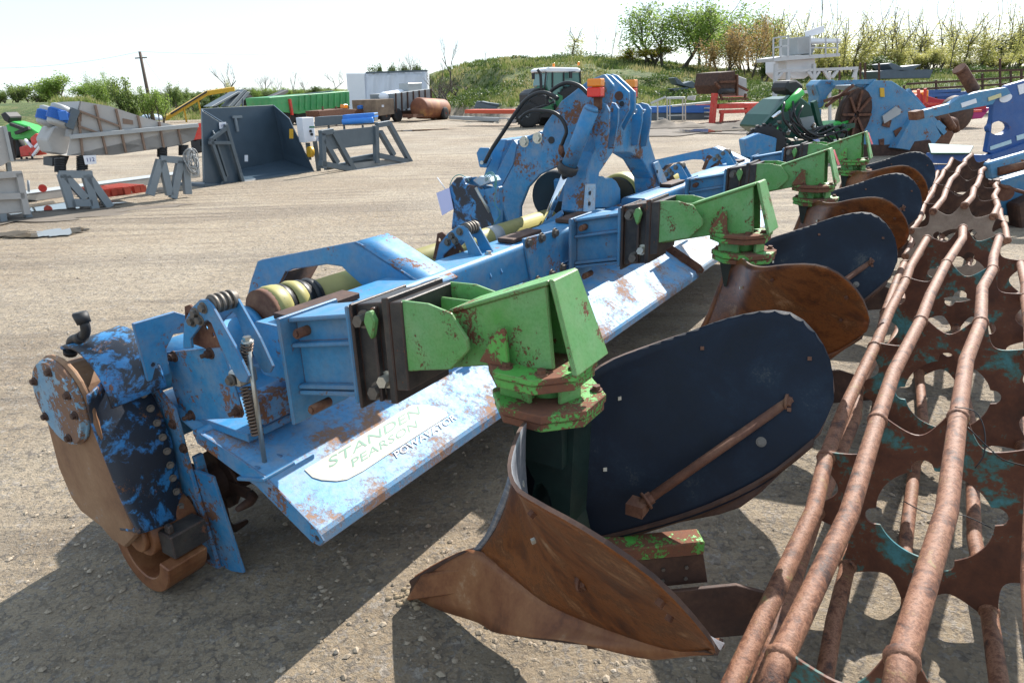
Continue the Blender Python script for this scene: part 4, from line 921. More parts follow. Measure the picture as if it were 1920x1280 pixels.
# --- galvanised conveyor beam lying on the ground, pallets ---
v=VP((50,375),(372,328)); v=VP((60,378),(310,342)); t=v.thing('conveyor_beam','long galvanised conveyor frame lying on the ground behind feeder 112','conveyor')
b=MB(); b.prism(v.P([(48,364),(375,321),(376,336),(70,376),(50,374)],0),(0,.05,0)); b.prism(v.P([(48,364),(375,321),(375,323),(48,367)],0),(0,.55,0)); b.prism(v.P([(100,356),(375,316),(375,321),(100,361)],.6),(0,.05,0)); b.part('side_channel',m_galv,t)
b=MB(); b.cyl(v.p(44,366,-.05),v.p(44,366,.6),.05); b.part('end_roller',m_galv,t); b=MB(); b.cyl(v.p(53,338,.2),v.p(54,360,.2),.02); b.part('upright_pin',m_grey2,t)
b=MB(); b.cyl(v.p(80,353,-.02),v.p(80,353,-.07),.07); b.part('red_cap',m_redp,t)
def pallet(a,c,lab,h=.15):
    v=VP(a,c); L=(v.B-v.A).length; t=v.thing('pallet',lab,'pallet',group='red pallets under the conveyor frame')
    for k in range(7): b=MB(); b.b2((L*k/7+.01,0,h-.022),(L*(k+1)/7-.03,.8,h)); b.part('deck_board',m_pallet,t)
    for y in(0,.36,.7):
        for x in(0,L*.45,L-.12): b=MB(); b.b2((x,y,.02),(x+.12,y+.1,h-.023)); b.part('block',m_pallet,t)
        b=MB(); b.b2((0,y,0),(L,y+.1,.018)); b.part('bottom_board',m_pallet,t)
pallet((195,371),(232,366),'red wooden pallet under the conveyor frame, left of its twin'); pallet((236,366),(276,360),'red wooden pallet under the conveyor frame, right of its twin')
# --- big grey tipping skip, lot 113 ---
v=VP((392,350),(590,322)); t=v.thing('bin_tipper','large slate grey open-fronted bin tipper, lot card 113','tipper')
m_skip=plain('skip_grey',(.055,.085,.115),.38,0,.3,2.5)
v2=v
b=MB(); fl=[(457,341),(588,321)]; bk=[(375,205),(512,197)]
b.prism(v.P([(378,204),(512,197),(548,306),(436,322)],1.25),(0,.03,0)); b.part('back_panel',m_skip,t,.005)
b=MB(); q=[v.p(376,204,.95),v.p(423,233,0.2),v.p(457,341,0),v.p(440,322,1.2)]; b.prism(q,(.03,0,0)); b.part('side_panel',m_skip,t,.005)
b=MB(); q=[v.p(512,197,1.25),v.p(541,222,.4),v.p(588,322,0),v.p(532,302,1.25)]; b.prism(q,(.03,0,0)); b.part('side_panel',m_skip,t,.005)
b=MB(); q=[v.p(456,341,0),v.p(588,322,0),v.p(532,302,1.25),v.p(440,322,1.2)]; b.prism(q,(0,0,.03)); b.part('floor_plate',m_skip,t,.005)
b=MB(); b.prism([v.p(376,204,.9),v.p(380,350,.9),v.p(408,352,.0),v.p(425,330,0),v.p(400,250,0)],(.04,0,0)); b.part('outer_frame',m_grey,t,.01)
b=MB(); b.prism(v.P([(379,208),(420,234),(455,342),(440,351),(385,352)],.10),(0,.02,0)); b.part('end_panel',m_skip,t,.004)
for a,c,d in(((395,260),(422,340),0),((423,233),(455,341),0),((392,268),(432,268),0),((395,262),(425,240),0)):
    b=MB(); b.beam(v.p(*a,d),v.p(*c,d),.07,.07,(0,1,0)); b.part('frame_bar',m_grey,t,.005)
b=MB(); b.prism(v.P([(383,345),(440,345),(440,353),(383,353)],0),(0,.9,0)); b.prism(v.P([(455,340),(588,321),(589,324),(457,344)],-.02),(0,.05,0)); b.part('base_rail',m_grey,t,.01)
b=MB(); b.beam(v.p(436,220,1.2),v.p(453,219,1.2),.05,.05,(0,1,0)); b.beam(v.p(441,222,1.2),v.p(446,247,1.2),.05,.05,(0,1,0)); b.part('bracket',m_grey2,t)
b=MB(); b.prism(v.P([(459,291),(465,291),(465,303),(459,303)],.9),(0,.01,0)); b.part('data_plate',m_white,t)
b=MB(); b.prism(v.P([(543,242),(550,242),(550,260),(543,260)],.3),(0,.01,0)); b.part('warning_label',m_yelp,t)
lotcard(v,t,[(411,230),(424,229),(424,241),(412,242)],.05,'113')
# --- control cabinet ---
v=VP((600,322),(640,318)); t=v.thing('control_cabinet','white electrical control cabinet beside the grey bin tipper, lot card 114','cabinet')
b=MB(); b.prism(v.P([(566,221),(588,220),(592,265),(572,268)],.0),(0,.35,0)); b.part('cabinet_body',m_white,t,.01)
for x,y in((582,246),(584,252)): b=MB(); q=v.p(x,y,0); b.cyl(q,q+Vector((0,-.03,0)),.03); b.part('switch',m_dark,t)
b=MB(); b.prism(v.P([(580,237),(590,237),(590,240),(580,240)],-.005),(0,.005,0)); b.part('name_strip',m_tgreen,t)
for a,c in(((590,262),(598,322)),((577,268),(580,300))): b=MB(); b.beam(v.p(*a,.2),v.p(*c,.2),.08,.08,(0,1,0)); b.part('stand_post',m_grey,t)
b=MB(); b.cyl(v.p(578,285,.1),v.p(586,285,.1),.12); b.part('pump_motor',m_yelp,t)
lotcard(v,t,[(592,256),(604,257),(605,267),(594,265)],-.1,'114')
# --- open tipping frame ---
v=VP((655,320),(762,304)); t=v.thing('tipping_frame','slate grey open steel tipping frame with two sloping side frames','frame')
DD=1.5
for k,(dx,dy) in enumerate(((0,0),(106,-15))):
    for a,c in(((623,247),(664,321)),((600,306),(660,318)),((606,262),(632,306)),((600,250),(623,246))):
        b=MB(); b.beam(v.p(a[0]+dx,a[1]+dy,0),v.p(c[0]+dx,c[1]+dy,0),.12,.12,(0,1,0)); b.part('side_frame',m_grey,t,.005)
    b=MB(); b.beam(v.p(704 if k else 604,236 if k else 250,0),v.p(706 if k else 606,306 if k else 316,0),.12,.12,(0,1,0)); b.part('side_frame',m_grey,t,.005)
b=MB(); b.prism(v.P([(600,248),(706,237),(708,270),(612,282)],.0),(0,.04,0)); b.part('back_sheet',m_grey,t)
b=MB(); b.prism(v.P([(660,321),(763,306),(742,300),(650,311)],0),(0,0,.04)); b.prism([v.p(664,322,-.1),v.p(763,307,-.1),v.p(745,303,.5),v.p(655,316,.5)],(0,0,.03)); b.part('floor_plate',m_greyL,t)
b=MB(); b.beam(v.p(655,300,.2),v.p(710,290,.2),.1,.1,(0,1,0)); b.beam(v.p(610,315,.3),v.p(700,300,.3),.1,.1,(0,1,0)); b.part('cross_bar',m_grey,t)
# --- blue conveyor behind ---
v=VP((600,255),(700,252)); t=v.thing('sheeted_conveyor','grey conveyor with a bright blue sheeted head behind the tipping frame','conveyor')
b=MB(); b.prism(v.P([(590,220),(702,213),(702,228),(590,238)],0),(0,.8,0)); b.part('conveyor_frame',m_grey,t,.01)
b=MB(); b.prism(v.P([(642,216),(701,212),(702,221),(642,226)],-.05),(0,.9,0)); b.cyl(v.p(642,229,-.15),v.p(700,225,-.15),.13); b.part('blue_sheet',plain('bright_blue_sheet',(.03,.20,.62),.4,0,.2,6),t,.02)
for x in(616,645,680): b=MB(); b.beam(v.p(x,235,.2),v.p(x+2,256,.2),.08,.08,(0,1,0)); b.part('support_leg',m_grey,t)
# --- green grain trailer ---
v=VP((520,238),(655,228)); t=v.thing('green_trailer','long green steel-sided tipping trailer standing before the hedge','trailer')
b=MB(); b.prism(v.P([(505,183),(540,180),(655,171),(656,198),(560,214),(510,208)],0),(0,2.2,0)); b.part('trailer_body',m_gtrail,t,.02)
for k in range(9):
    x=562+k*11; b=MB(); b.beam(v.p(x,180-.07*(x-562),-.05),v.p(x,210-.09*(x-562)-3,-.05),.1,.08,(0,1,0)); b.part('body_rib',m_gtrail,t)
b=MB(); b.beam(v.p(543,186,-.1),v.p(548,216,-.1),.14,.14,(0,1,0)); b.part('red_ram',m_redp,t)
b=MB(); b.prism(v.P([(515,210),(655,199),(655,206),(515,218)],.3),(0,1.6,0)); ch=b.part('chassis',m_rust,t)
for x,y in((540,222),(562,220)):
    b1=MB();b2=MB(); c=v.p(x,y+2,.3); c.z=.5; wheel(b1,b2,c,(0,1,0),.5,.35); w_=b1.part('wheel',m_tyre,t); b2.part('rim',m_rust,w_)
b=MB(); b.prism(v.P([(540,180),(625,170),(625,172),(540,184)],.6),(0,.3,0)); b.part('auger_cover',m_grey,t)
# low rusty implement in front with amber beacon
v=VP((598,240),(690,232)); t=v.thing('rusty_implement','low rusty implement with an orange beacon between green trailer and sheeted conveyor','implement')
b=MB(); b.prism(v.P([(597,208),(640,204),(695,206),(697,215),(600,220)],0),(0,1.,0)); b.part('implement_frame',m_rust,t,.02)
for x in (605,630,690): b=MB(); b.beam(v.p(x,200,.1),v.p(x+1,236,.1),.08,.08,(0,1,0)); b.part('frame_post',m_rust,t)
b=MB(); b.prism(v.P([(645,196),(652,196),(653,203),(645,203)],0),(0,.3,0)); b.part('beacon',m_orange,t,.02)
b=MB(); b.prism(v.P([(676,199),(684,196),(690,203),(677,205)],0),(0,.3,0)); b.part('blue_drum',m_motor,t,.03)
# --- curtain-sided trailer ---
v=VP((655,216),(800,206),D=62); v.A.z=v.B.z=0; t=v.thing('curtain_trailer','long white curtain-sided lorry trailer parked behind the silage trailer','trailer')
b=MB(); b.prism([v.p(649,138,0),v.p(683,138,0),v.p(687,212,0),v.p(655,212,0)],(0,2.5,0)); b.part('front_bulkhead',m_trail,t,.02)
rows=[]
for j in range(9):
    rows.append([v.p(683+(800-683)*i/40,(137-.03*i)+( (210-.1*i)-(137-.03*i))*j/8,.15+.05*math.sin(i*1.9)+.05*math.sin(i*.7+j*.5)) for i in range(41)])
b=MB(); b.grid(rows,.02); b.part('side_curtain',m_curt,t)
b=MB(); b.prism([v.p(683,137,.3),v.p(800,133,.3),v.p(800,205,.3),v.p(686,212,.3)],(0,2.2,0)); b.part('load_box',m_trail,t)
b=MB(); b.beam(v.p(686,137,0),v.p(801,133,0),.14,.14,(0,1,0)); b.part('roof_rail',m_grey,t); b=MB(); b.beam(v.p(800,133,0),v.p(801,208,0),.14,.14,(0,1,0)); b.part('rear_post',m_trail,t)
b=MB(); b.prism(v.P([(655,208),(800,202),(800,208),(655,214)],.2),(0,2.,0)); b.part('chassis',m_dark,t)
for x in (770,785): 
    b1=MB();b2=MB(); c=v.p(x,212,.3); c.z=.5; wheel(b1,b2,c,(0,1,0),.5,.4); w_=b1.part('wheel',m_tyre,t); b2.part('rim',m_greyL,w_)
# --- silage trailer ---
v=VP((712,232),(810,224)); t=v.thing('silage_trailer','weathered brown and grey slatted silage trailer beside the rusty tank','trailer')
b=MB(); b.prism(v.P([(705,187),(738,185),(740,214),(708,218)],-.1),(0,2.0,0)); b.part('front_body',m_brown,t,.01)
b=MB(); b.prism(v.P([(738,176),(808,167),(810,187),(742,212)],0),(0,2.0,0)); b.part('rear_body',plain('grey_boards',(.22,.24,.25),.8,0,.3,5),t,.01)
for k in range(7): b=MB(); x=742+k*11; b.beam(v.p(x,175-.12*(x-742),-.05),v.p(x+1,211-.33*(x-742),-.05),.07,.08,(0,1,0)); b.part('body_rib',m_rustD,t)
b=MB(); b.prism(v.P([(708,217),(775,207),(775,214),(708,225)],.2),(0,1.6,0)); b.part('chassis',m_rustD,t)
b=MB(); b.prism(v.P([(765,156),(791,155),(791,170),(766,172)],.6),(0,.8,0)); b.part('engine_box',m_greyL,t,.03)
rr=[]; b=MB()
for k in range(7): q=v.p(722+k*6,181-k,.8+.1*k); b.lathe(q-Vector((0,0,.3)),(0,0,1),[(0,.3),(.3,.42),(.5,.3),(.58,.1)],10)
b.part('tarpaulin',m_white,t)
for x in(722,745): 
    b1=MB();b2=MB(); c=v.p(x,225,.1); c.z=.42; wheel(b1,b2,c,(0,1,0),.42,.3); w_=b1.part('wheel',m_tyre,t); b2.part('rim',m_rust,w_)
lotcard(v,t,[(716,197),(720,197),(720,201),(716,201)],-.15,'120')
# --- tank bowser ---
v=VP((775,230),(836,224)); t=v.thing('tank_bowser','round rusty orange-ended tank bowser on two wheels','bowser')
a_=v.p(783,203,.6);c_=v.p(832,205,.6); b=MB(); ax=(c_-a_); b.lathe(a_,ax,[(0,.2),(.02,.5),(.10,.62),(.2,.66),(ax.length-.2,.66),(ax.length-.1,.62),(ax.length-.02,.5),(ax.length,.2)],32); b.part('tank',m_tank,t)
b=MB(); b.prism(v.P([(775,214),(835,214),(835,219),(775,221)],.2),(0,.8,0)); b.beam(v.p(765,222,.6),v.p(785,216,.6),.1,.1,(0,1,0)); b.part('chassis',m_rust,t)
for x,y in((834,217),(812,220)):
    b1=MB();b2=MB(); c=v.p(x,y,-.05 if x>820 else .9); c.z=.40; wheel(b1,b2,c,(0,1,0),.40,.26); w_=b1.part('wheel',m_tyre,t); b2.part('rim',m_redp,w_)
# --- stacked conveyor sections in front of the bank ---
v=VP((880,236),(975,236)); t=v.thing('orange_frame','flat orange red steel frame lying under grey conveyor sections','frame')
b=MB(); b.prism(v.P([(871,206),(968,206),(968,214),(871,213)],0),(0,.9,0)); b.part('red_frame',plain('orange_red',(.55,.08,.03),.5,0,.2,3),t,.01)
v=VP((842,226),(965,231)); t=v.thing('white_beam','long white steel beam lying on the ground left of the tractor','beam')
b=MB(); b.prism(v.P([(842,218),(964,222),(964,230),(842,224)],-.2),(0,.3,0)); b.part('beam_section',m_greyL,t,.01)
v=VP((885,230),(975,228)); v.A.y+=1.0; t=v.thing('folded_conveyor','grey folded conveyor arm lying on the orange frame','conveyor')
for q in([(888,204),(893,190),(972,200),(972,210),(900,203)],[(893,192),(902,190),(965,204),(960,208)]): b=MB(); b.prism(v.P(q,.5),(0,.7,0)); b.part('conveyor_arm',m_grey,t,.02)
# --- tractor ---
v=VP((985,240),(1060,236)); t=v.thing('tractor','green tractor with pale cab roof parked facing left before the bank','tractor')
b=MB(); b.prism(v.P([(1005,172),(1028,160),(1048,158),(1060,190),(1058,212),(1010,212)],.4),(0,1.1,0)); b.part('bonnet',m_tgreen,t,.06)
b=MB(); b.prism(v.P([(992,176),(1002,168),(1024,164),(1024,196),(1000,204),(993,200)],.35),(0,1.2,0)); b.part('front_grille',m_dark,t,.05)
b=MB(); b.prism(v.P([(1024,160),(1028,133),(1086,133),(1090,160),(1090,196),(1040,196)],.25),(0,1.5,0)); b.part('cab_glass',m_glass,t,.03)
b=MB(); b.prism(v.P([(1022,130),(1030,126),(1084,127),(1090,131),(1088,136),(1024,136)],.15),(0,1.7,0)); b.part('cab_roof',m_trail,t,.05)
for a,c in(((1024,134),(1021,165)),((1057,134),(1057,190)),((1087,134),(1091,190)),((1036,134),(1036,165))):
    for d in(.22,1.78): b=MB(); b.beam(v.p(*a,d),v.p(*c,d),.06,.06,(0,1,0)); b.part('cab_pillar',m_dark,t)
b=MB(); b.tube(spline([v.p(1015,172,.2),v.p(1014,150,.2),v.p(1013,138,.2),v.p(1008,131,.2)],8),.07,10); b.part('exhaust_pipe',m_dark,t)
for x,y in((1001,143),(1071,141)): b=MB(); b.prism(v.P([(x-3,y-6),(x+2,y-6),(x+2,y+6),(x-3,y+6)],0),(0,.08,0)); b.beam(v.p(x,y-6,.05),v.p(x+15,y-7,.3),.03,.03,(0,1,0)); b.part('mirror',m_dark,t)
for x,y in((1038,122),(1085,119)): b=MB(); q=v.p(x,y+4,.5); b.lathe(q,(0,0,1),[(0,.06),(.12,.06),(.16,.03)],12); b.part('beacon',m_orange,t)
for x,r,d,w in((990,.60,.2,.42),(1020,.60,1.7,.42),(1074,.92,.1,.5),(1080,.92,1.9,.5)):
    b1=MB();b2=MB(); c=v.p(x,225,d); c.z=r-.02; wheel(b1,b2,c,(1,.18 if d>1 else .0,0) if 0 else (.45,.9,0),r,w)
    ax=Vector((.45,.9,0)).normalized()
    for k in range(26):
        a=2*math.pi*k/26; u_=ax.cross(Vector((0,0,1))); q=c+(u_*math.cos(a)+Vector((0,0,1))*math.sin(a))*(r+.02); b1.box(q,(w*.9,.06,.07),Matrix((ax,(-u_*math.sin(a)+Vector((0,0,1))*math.cos(a)),(u_*math.cos(a)+Vector((0,0,1))*math.sin(a)))).transposed())
    w_=b1.part('wheel',m_tyre,t); b2.part('rim',m_greyL,w_)
b=MB(); b.prism(v.P([(1040,178),(1085,175),(1088,205),(1050,212)],.1),(0,1.7,0)); b.part('rear_fender',m_tgreen,t,.08)
b=MB(); b.prism(v.P([(990,205),(1060,205),(1060,222),(992,222)],.5),(0,.9,0)); b.part('axle_frame',m_dark,t,.05)
# --- galvanised steps, blue conveyor, red screen frame ---
v=VP((1230,228),(1290,227)); t=v.thing('galvanised_steps','small galvanised steel work platform with a sloping rail','platform')
b=MB(); b.beam(v.p(1220,194,0),v.p(1248,182,0),.10,.10,(0,1,0)); b.b2(v.p(1249,184,0)-Vector((0,0,.07)),v.p(1285,184,.9)+Vector((0,0,.07))); b.prism(v.P([(1289,181),(1304,180),(1302,189),(1288,187)],0),(0,.5,0)); b.part('platform_deck',m_galv,t,.01)
for x in(1233,1251,1256,1280,1285): b=MB(); b.beam(v.p(x,186,0),v.p(x,228,0),.06,.06,(0,1,0)); b.part('platform_leg',plain('cream_leg',(.5,.45,.38),.6) if x==1233 else bpy.data.materials['cream_leg'],t)
b=MB(); b.beam(v.p(1251,217,0),v.p(1285,216,0),.05,.05,(0,1,0)); b.beam(v.p(1233,222,0),v.p(1245,222,0),.05,.05,(0,1,0)); b.part('platform_brace',m_galv,t)
v=VP((1190,229),(1335,226)); v.A.y+=1.5; t=v.thing('blue_conveyor','long low conveyor with a blue side sheet behind the work platform','conveyor')
b=MB(); b.prism(v.P([(1185,201),(1240,200),(1335,194),(1335,212),(1190,212)],0),(0,.9,0)); b.part('blue_side',m_bluef,t,.01); b=MB(); b.prism(v.P([(1185,212),(1335,213),(1335,226),(1185,227)],.05),(0,.9,0)); b.part('grey_base',m_grey,t,.01)
b=MB(); b.prism(v.P([(1260,198),(1338,190),(1338,194),(1260,201)],-.02),(0,.9,0)); b.part('belt_edge',m_galv,t)
for y in(203,211,219): b=MB(); b.cyl(v.p(1320,y,-.1),v.p(1332,y,-.1),.04); b.part('idler_roller',m_greyL,t)
v=VP((1338,232),(1425,226)); t=v.thing('screen_frame','red steel frame with raised legs carrying a rusty screener','frame')
for a,c,w in(((1340,175),(1335,231),.22),((1345,200),(1415,198),.2),((1350,210),(1412,208),.16),((1354,212),(1352,230),.14),((1400,202),(1404,229),.18),((1418,208),(1421,228),.16),((1400,202),(1420,210),.14),((1380,196),(1434,195),.10)):
    
    for d_ in(0,1.2): b=MB(); b.beam(v.p(*a,d_),v.p(*c,d_),w,w,(0,1,0)); b.part('frame_bar',m_redp,t,.01)
b=MB(); b.b2(v.p(1340,194,0)-Vector((0,0,.06)),v.p(1400,194,1.2)+Vector((0,0,.03))); b.part('frame_deck',m_redp,t)
t2=v.thing('rusty_screener','boxy dark rusty screening drum on top of the red frame','screener')
b=MB(); b.prism(v.P([(1349,136),(1378,133),(1382,150),(1381,176),(1350,176),(1344,160)],-.05),(0,1.4,0)); b.part('screen_box',m_rustD,t2,.02)
b=MB(); b.prism(v.P([(1378,140),(1400,148),(1402,182),(1385,180)],.1),(0,1.5,0)); b.part('side_panel',m_greyL,t2,.02)
for a,c in(((1341,155),(1350,166)),((1350,154),(1378,153)),((1382,140),(1382,180)),((1382,160),(1402,170)),((1345,186),(1402,186)),((1354,188),(1350,176)),((1396,188),(1398,176))):
    b=MB(); b.beam(v.p(*a,-.1),v.p(*c,-.1),.09,.09,(0,1,0)); b.part('frame_bar',m_rust,t2)
b=MB(); b.cyl(v.p(1350,172,-.15),v.p(1374,171,-.15),.12); b.part('belt_roller',m_dark,t2)
# --- hopper tower ---
v=VP((1452,236),(1545,232)); t=v.thing('batching_tower','white steel batching hopper tower with railed walkway and upper hopper','tower')
m_tow=plain('tower_white',(.48,.49,.50),.5,.1,.12,2)
def bars(v,t,nm,mat,L,w,ds=(0,)):
    for a,c in L:
        for d in ds: b=MB(); b.beam(v.p(*a,d),v.p(*c,d),w,w,(0,1,0)); b.part(nm,mat,t)
bars(v,t,'tower_leg',m_tow,[((1455,120),(1450,236)),((1526,120),(1526,236)),((1478,135),(1476,200))],.13,(0,2.0))
bars(v,t,'tower_brace',m_tow,[((1455,134),(1608,128)),((1455,148),(1466,136)),((1526,148),(1514,134)),((1526,148),(1536,134)),((1455,175),(1526,172)),((1560,146),(1570,132)),((1553,146),(1545,132)),((1600,146),(1606,130))],.11,(0,))
bars(v,t,'tower_leg',m_tow,[((1555,135),(1556,230)),((1604,130),(1604,180))],.10,(1.,))
b=MB(); b.prism(v.P([(1450,109),(1470,105),(1500,104),(1575,100),(1576,106),(1500,112),(1451,116)],-.2),(0,1.3,0)); b.part('walkway',m_tow,t,.01)
bars(v,t,'guard_rail',m_tow,[((1450,72),(1450,110)),((1464,70),(1464,108)),((1478,66),(1478,106)),((1519,66),(1519,106)),((1548,70),(1548,106)),((1570,72),(1570,104)),((1450,72),(1478,68)),((1450,90),(1478,86)),((1520,80),(1575,80)),((1520,90),(1572,90))],.05,(-.2,))
b=MB(); b.prism(v.P([(1474,112),(1529,110),(1529,134),(1508,148),(1486,148),(1474,136)],.3),(0,1.6,0)); b.part('lower_hopper',m_trail,t,.03)
b=MB(); b.prism(v.P([(1496,70),(1518,68),(1519,101),(1496,103)],.1),(0,1.4,0)); b.prism(v.P([(1518,84),(1530,84),(1524,102),(1516,102)],.4),(0,1.,0)); b.part('upper_hopper',m_greyL,t,.02)
b=MB(); b.prism(v.P([(1516,72),(1577,73),(1577,78),(1518,82)],.1),(0,1.4,0)); b.beam(v.p(1510,66,.3),v.p(1545,54,.3),.25,.05,(0,1,0)); b.part('roof_sheet',m_trail,t)
bars(v,t,'ladder',m_greyL,[((1453,180),(1450,235)),((1462,180),(1462,235))],.06,(-.1,))
# --- dark sheets on the bank ---
def sheet(v,nm,lab,polys,mat,dep):
    t=v.thing(nm,lab,'scrap sheet')
    for q in polys: b=MB(); b.prism(v.P(q,0),(0,dep,0)); b.part('bent_sheet',mat,t,.02)
v=VP((1260,172),(1312,170),D=46); sheet(v,'steel_sheet','dark grey bent steel sheets lying on the grass bank left of the screener',[[(1263,146),(1268,145),(1282,157),(1298,152),(1312,164),(1300,166),(1285,162),(1270,158)],[(1260,167),(1290,164),(1292,167),(1264,171)]],m_grey,1.6)
v=VP((1640,160),(1750,158),D=40); sheet(v,'steel_trough','dark grey bent trough sheets stacked behind the blue harvester',[[(1664,120),(1672,118),(1692,126),(1728,121),(1712,132),(1690,134),(1675,132)],[(1645,134),(1668,131),(1750,131),(1744,147),(1650,148)]],m_grey,1.8)
# --- yard railings and long conveyors at the right ---
v=VP((1560,232),(1930,216),D=33); t=v.thing('steel_framework','long rusty and blue steel framework stretching behind the machines at the right edge','framework')
bars(v,t,'frame_rail',m_rustD,[((1700,158),(1960,142)),((1640,172),(1960,154)),((1820,134),(1960,130))],.09,(0,1.2))
bars(v,t,'frame_rail',m_cobalt,[((1620,186),(1960,166)),((1600,178),(1800,170))],.16,(0,1.2))
bars(v,t,'frame_post',m_rustD,[((x,y0),(x+1,215)) for x,y0 in((1574,122),(1622,118),(1613,118),(1648,118),(1695,160),(1755,150),(1842,138),(1875,110),(1895,134),(1915,130))],.07,(0,))
b=MB(); b.prism(v.P([(1600,180),(1950,170),(1950,205),(1600,215)],.6),(0,.8,0)); b.part('frame_side',m_cobalt,t)
v=VP((1712,245),(1850,240)); t=v.thing('red_implement','red folded implement with a striped warning board behind the blue machines','implement')
for q,mt in(([(1712,182),(1726,176),(1760,186),(1810,190),(1850,198),(1850,212),(1715,216)],plain('crimson_paint',(.36,.012,.025),.5)),([(1728,174),(1742,169),(1741,192),(1730,194)],m_orange),([(1826,206),(1858,202),(1842,222),(1822,224)],plain('magenta_paint',(.35,.02,.14),.5))):
    b=MB(); b.prism(v.P(q,.3),(0,.8,0)); b.part('implement_panel',mt,t,.02)
bars(v,t,'implement_bar',m_redp,[((1713,195),(1790,196)),((1716,214),(1840,208)),((1722,168),(1724,215)),((1735,166),(1733,215))],.07,(0,))
# --- loader at left: green and red machines ---
v=VP((0,298),(80,297)); t=v.thing('green_loader','small bright green front loader arm at the left edge','loader')
for q,mt in(([(8,236),(22,228),(50,236),(72,250),(68,258),(50,262),(26,262),(14,252)],m_lgreen),([(0,214),(8,210),(18,220),(16,232),(6,226)],m_dark)): b=MB(); b.prism(v.P(q,0),(0,.5,0)); b.part('loader_arm' if mt is m_lgreen else 'loader_cab',mt,t,.03)
bars(v,t,'loader_ram',m_dark,[((20,233),(48,243)),((30,250),(55,240)),((24,262),(26,296)),((54,262),(58,292))],.1,(-.1,))
b1=MB();b2=MB(); c=v.p(30,285,.4); c.z=.38; wheel(b1,b2,c,(0,1,0),.38,.25); w_=b1.part('wheel',m_tyre,t); b2.part('rim',m_greyL,w_)
v=VP((36,296),(95,296)); v.A.y-=.5; t=v.thing('red_grab','red implement head with white rams beside the green loader','implement')
for q in([(35,276),(58,270),(64,292),(38,295)],[(56,258),(66,250),(80,262),(84,278),(70,290),(60,284)]): b=MB(); b.prism(v.P(q,0),(0,.5,0)); b.part('red_head',m_redp,t,.03)
bars(v,t,'white_ram',m_white,[((47,262),(60,276)),((66,276),(78,264)),((62,292),(80,268))],.07,(-.1,))
bars(v,t,'tine',m_dark,[((40,295),(41,303)),((50,295),(51,303)),((60,293),(61,301))],.05,(0,))
v=VP((335,280),(380,278),D=22); t=v.thing('red_hitch','small dark red machine between feeder 112 and the bin tipper','implement')
for q,mt in(([(355,236),(378,230),(380,262),(362,268)],m_redp),([(356,262),(382,258),(382,284),(360,290)],m_dark),([(374,262),(384,262),(384,276),(374,276)],m_yelp)): b=MB(); b.prism(v.P(q,0),(0,.6,0)); b.part('machine_panel',mt,t,.03)
# --- yellow and grey conveyors against the field ---
v=VP((300,232),(440,225)); t=v.thing('yellow_conveyor','tall yellow elevator conveyor arm rising behind the bin tipper','conveyor')
for a,c,w in(((312,222),(392,174),.42),((392,174),(440,167),.34)): b=MB(); b.beam(v.p(*a,0),v.p(*c,0),w,.9,(0,1,0)) if 0 else b.prism([v.p(a[0],a[1]-4,0),v.p(c[0],c[1]-4,0),v.p(c[0],c[1]+4,0),v.p(a[0],a[1]+5,0)],(0,.8,0)); b.part('conveyor_arm',m_yelp,t,.02)
bars(v,t,'belt_guard',m_dark,[((320,214),(388,172))],.12,(-.1,)); bars(v,t,'support_leg',m_yelp,[((345,204),(350,230)),((372,190),(380,228))],.12,(0,.8))
v=VP((405,230),(470,225)); t=v.thing('grey_conveyor','two slate grey conveyor arms leaning together above the bin tipper','conveyor')
for a,c in(((400,200),(450,172)),((432,200),(462,168)),((444,200),(468,172))): b=MB(); b.prism([v.p(a[0]-4,a[1],0),v.p(c[0]-4,c[1],0),v.p(c[0]+2,c[1]+1,0),v.p(a[0]+5,a[1],0)],(0,.8,0)); b.part('conveyor_arm',m_grey,t,.02)
bars(v,t,'support_leg',m_grey,[((408,200),(408,230)),((455,185),(455,228))],.1,(0,.8))
b=MB(); b.prism(v.P([(463,182),(470,178),(477,186),(478,198),(464,198)],.2),(0,.5,0)); b.part('drive_motor',m_dark,t)
v=VP((495,215),(545,210)); t=v.thing('black_conveyor','dark conveyor head rising behind the green trailer','conveyor')
b=MB(); b.prism(v.P([(496,198),(512,180),(540,168),(541,173),(518,188),(504,202)],0),(0,.7,0)); b.part('conveyor_arm',m_dark,t,.02); bars(v,t,'support_leg',m_dark,[((505,195),(506,215))],.1,(0,))
v=VP((250,232),(310,228)); t=v.thing('rubble_heap_sheet','pale blue sheeted machine peeping over the feeder trough','cover')
b=MB(); b.lathe(v.p(285,226,0),(0,0,1),[(0,1.1),(.35,1.0),(.5,.6),(.56,.1)],18); b.part('sheet',plain('pale_blue_sheet',(.45,.55,.68),.5),t)
# --- telegraph pole ---
PB=AT(283,204,62.); pz=hgt(PB.x,PB.y); t=thing('telegraph_pole','dark wooden telegraph pole leaning slightly left against the sky','pole',(PB.x,PB.y,pz))
topP=AT(262,97,62.)-Vector((PB.x,PB.y,pz)); b=MB(); b.tube([(0,0,-.3),topP],[.17,.11],12); b.part('post',m_wood,t); b=MB(); b.beam(topP+Vector((-.5,0,-.5)),topP+Vector((.5,0,-.47)),.08,.09); b.part('crossarm',m_wood,t)
def wire(a,c,sag,lab):
    P=[a.lerp(c,k/30)-Vector((0,0,sag*4*(k/30)*(1-k/30))) for k in range(31)]; o=MB().tube(P,.009,5).part('overhead_wire',m_dark); tag(o,lab,'wire')
tp=Vector((PB.x,PB.y,pz))+topP
wire(tp,AT(-60,128,58.),.4,'thin overhead wire running left from the telegraph pole'); wire(tp,AT(330,168,140.),1.2,'thin overhead wire descending right from the telegraph pole')
wire(tp,AT(860,70,110.),1.,'faint overhead wire crossing the sky right of the pole')
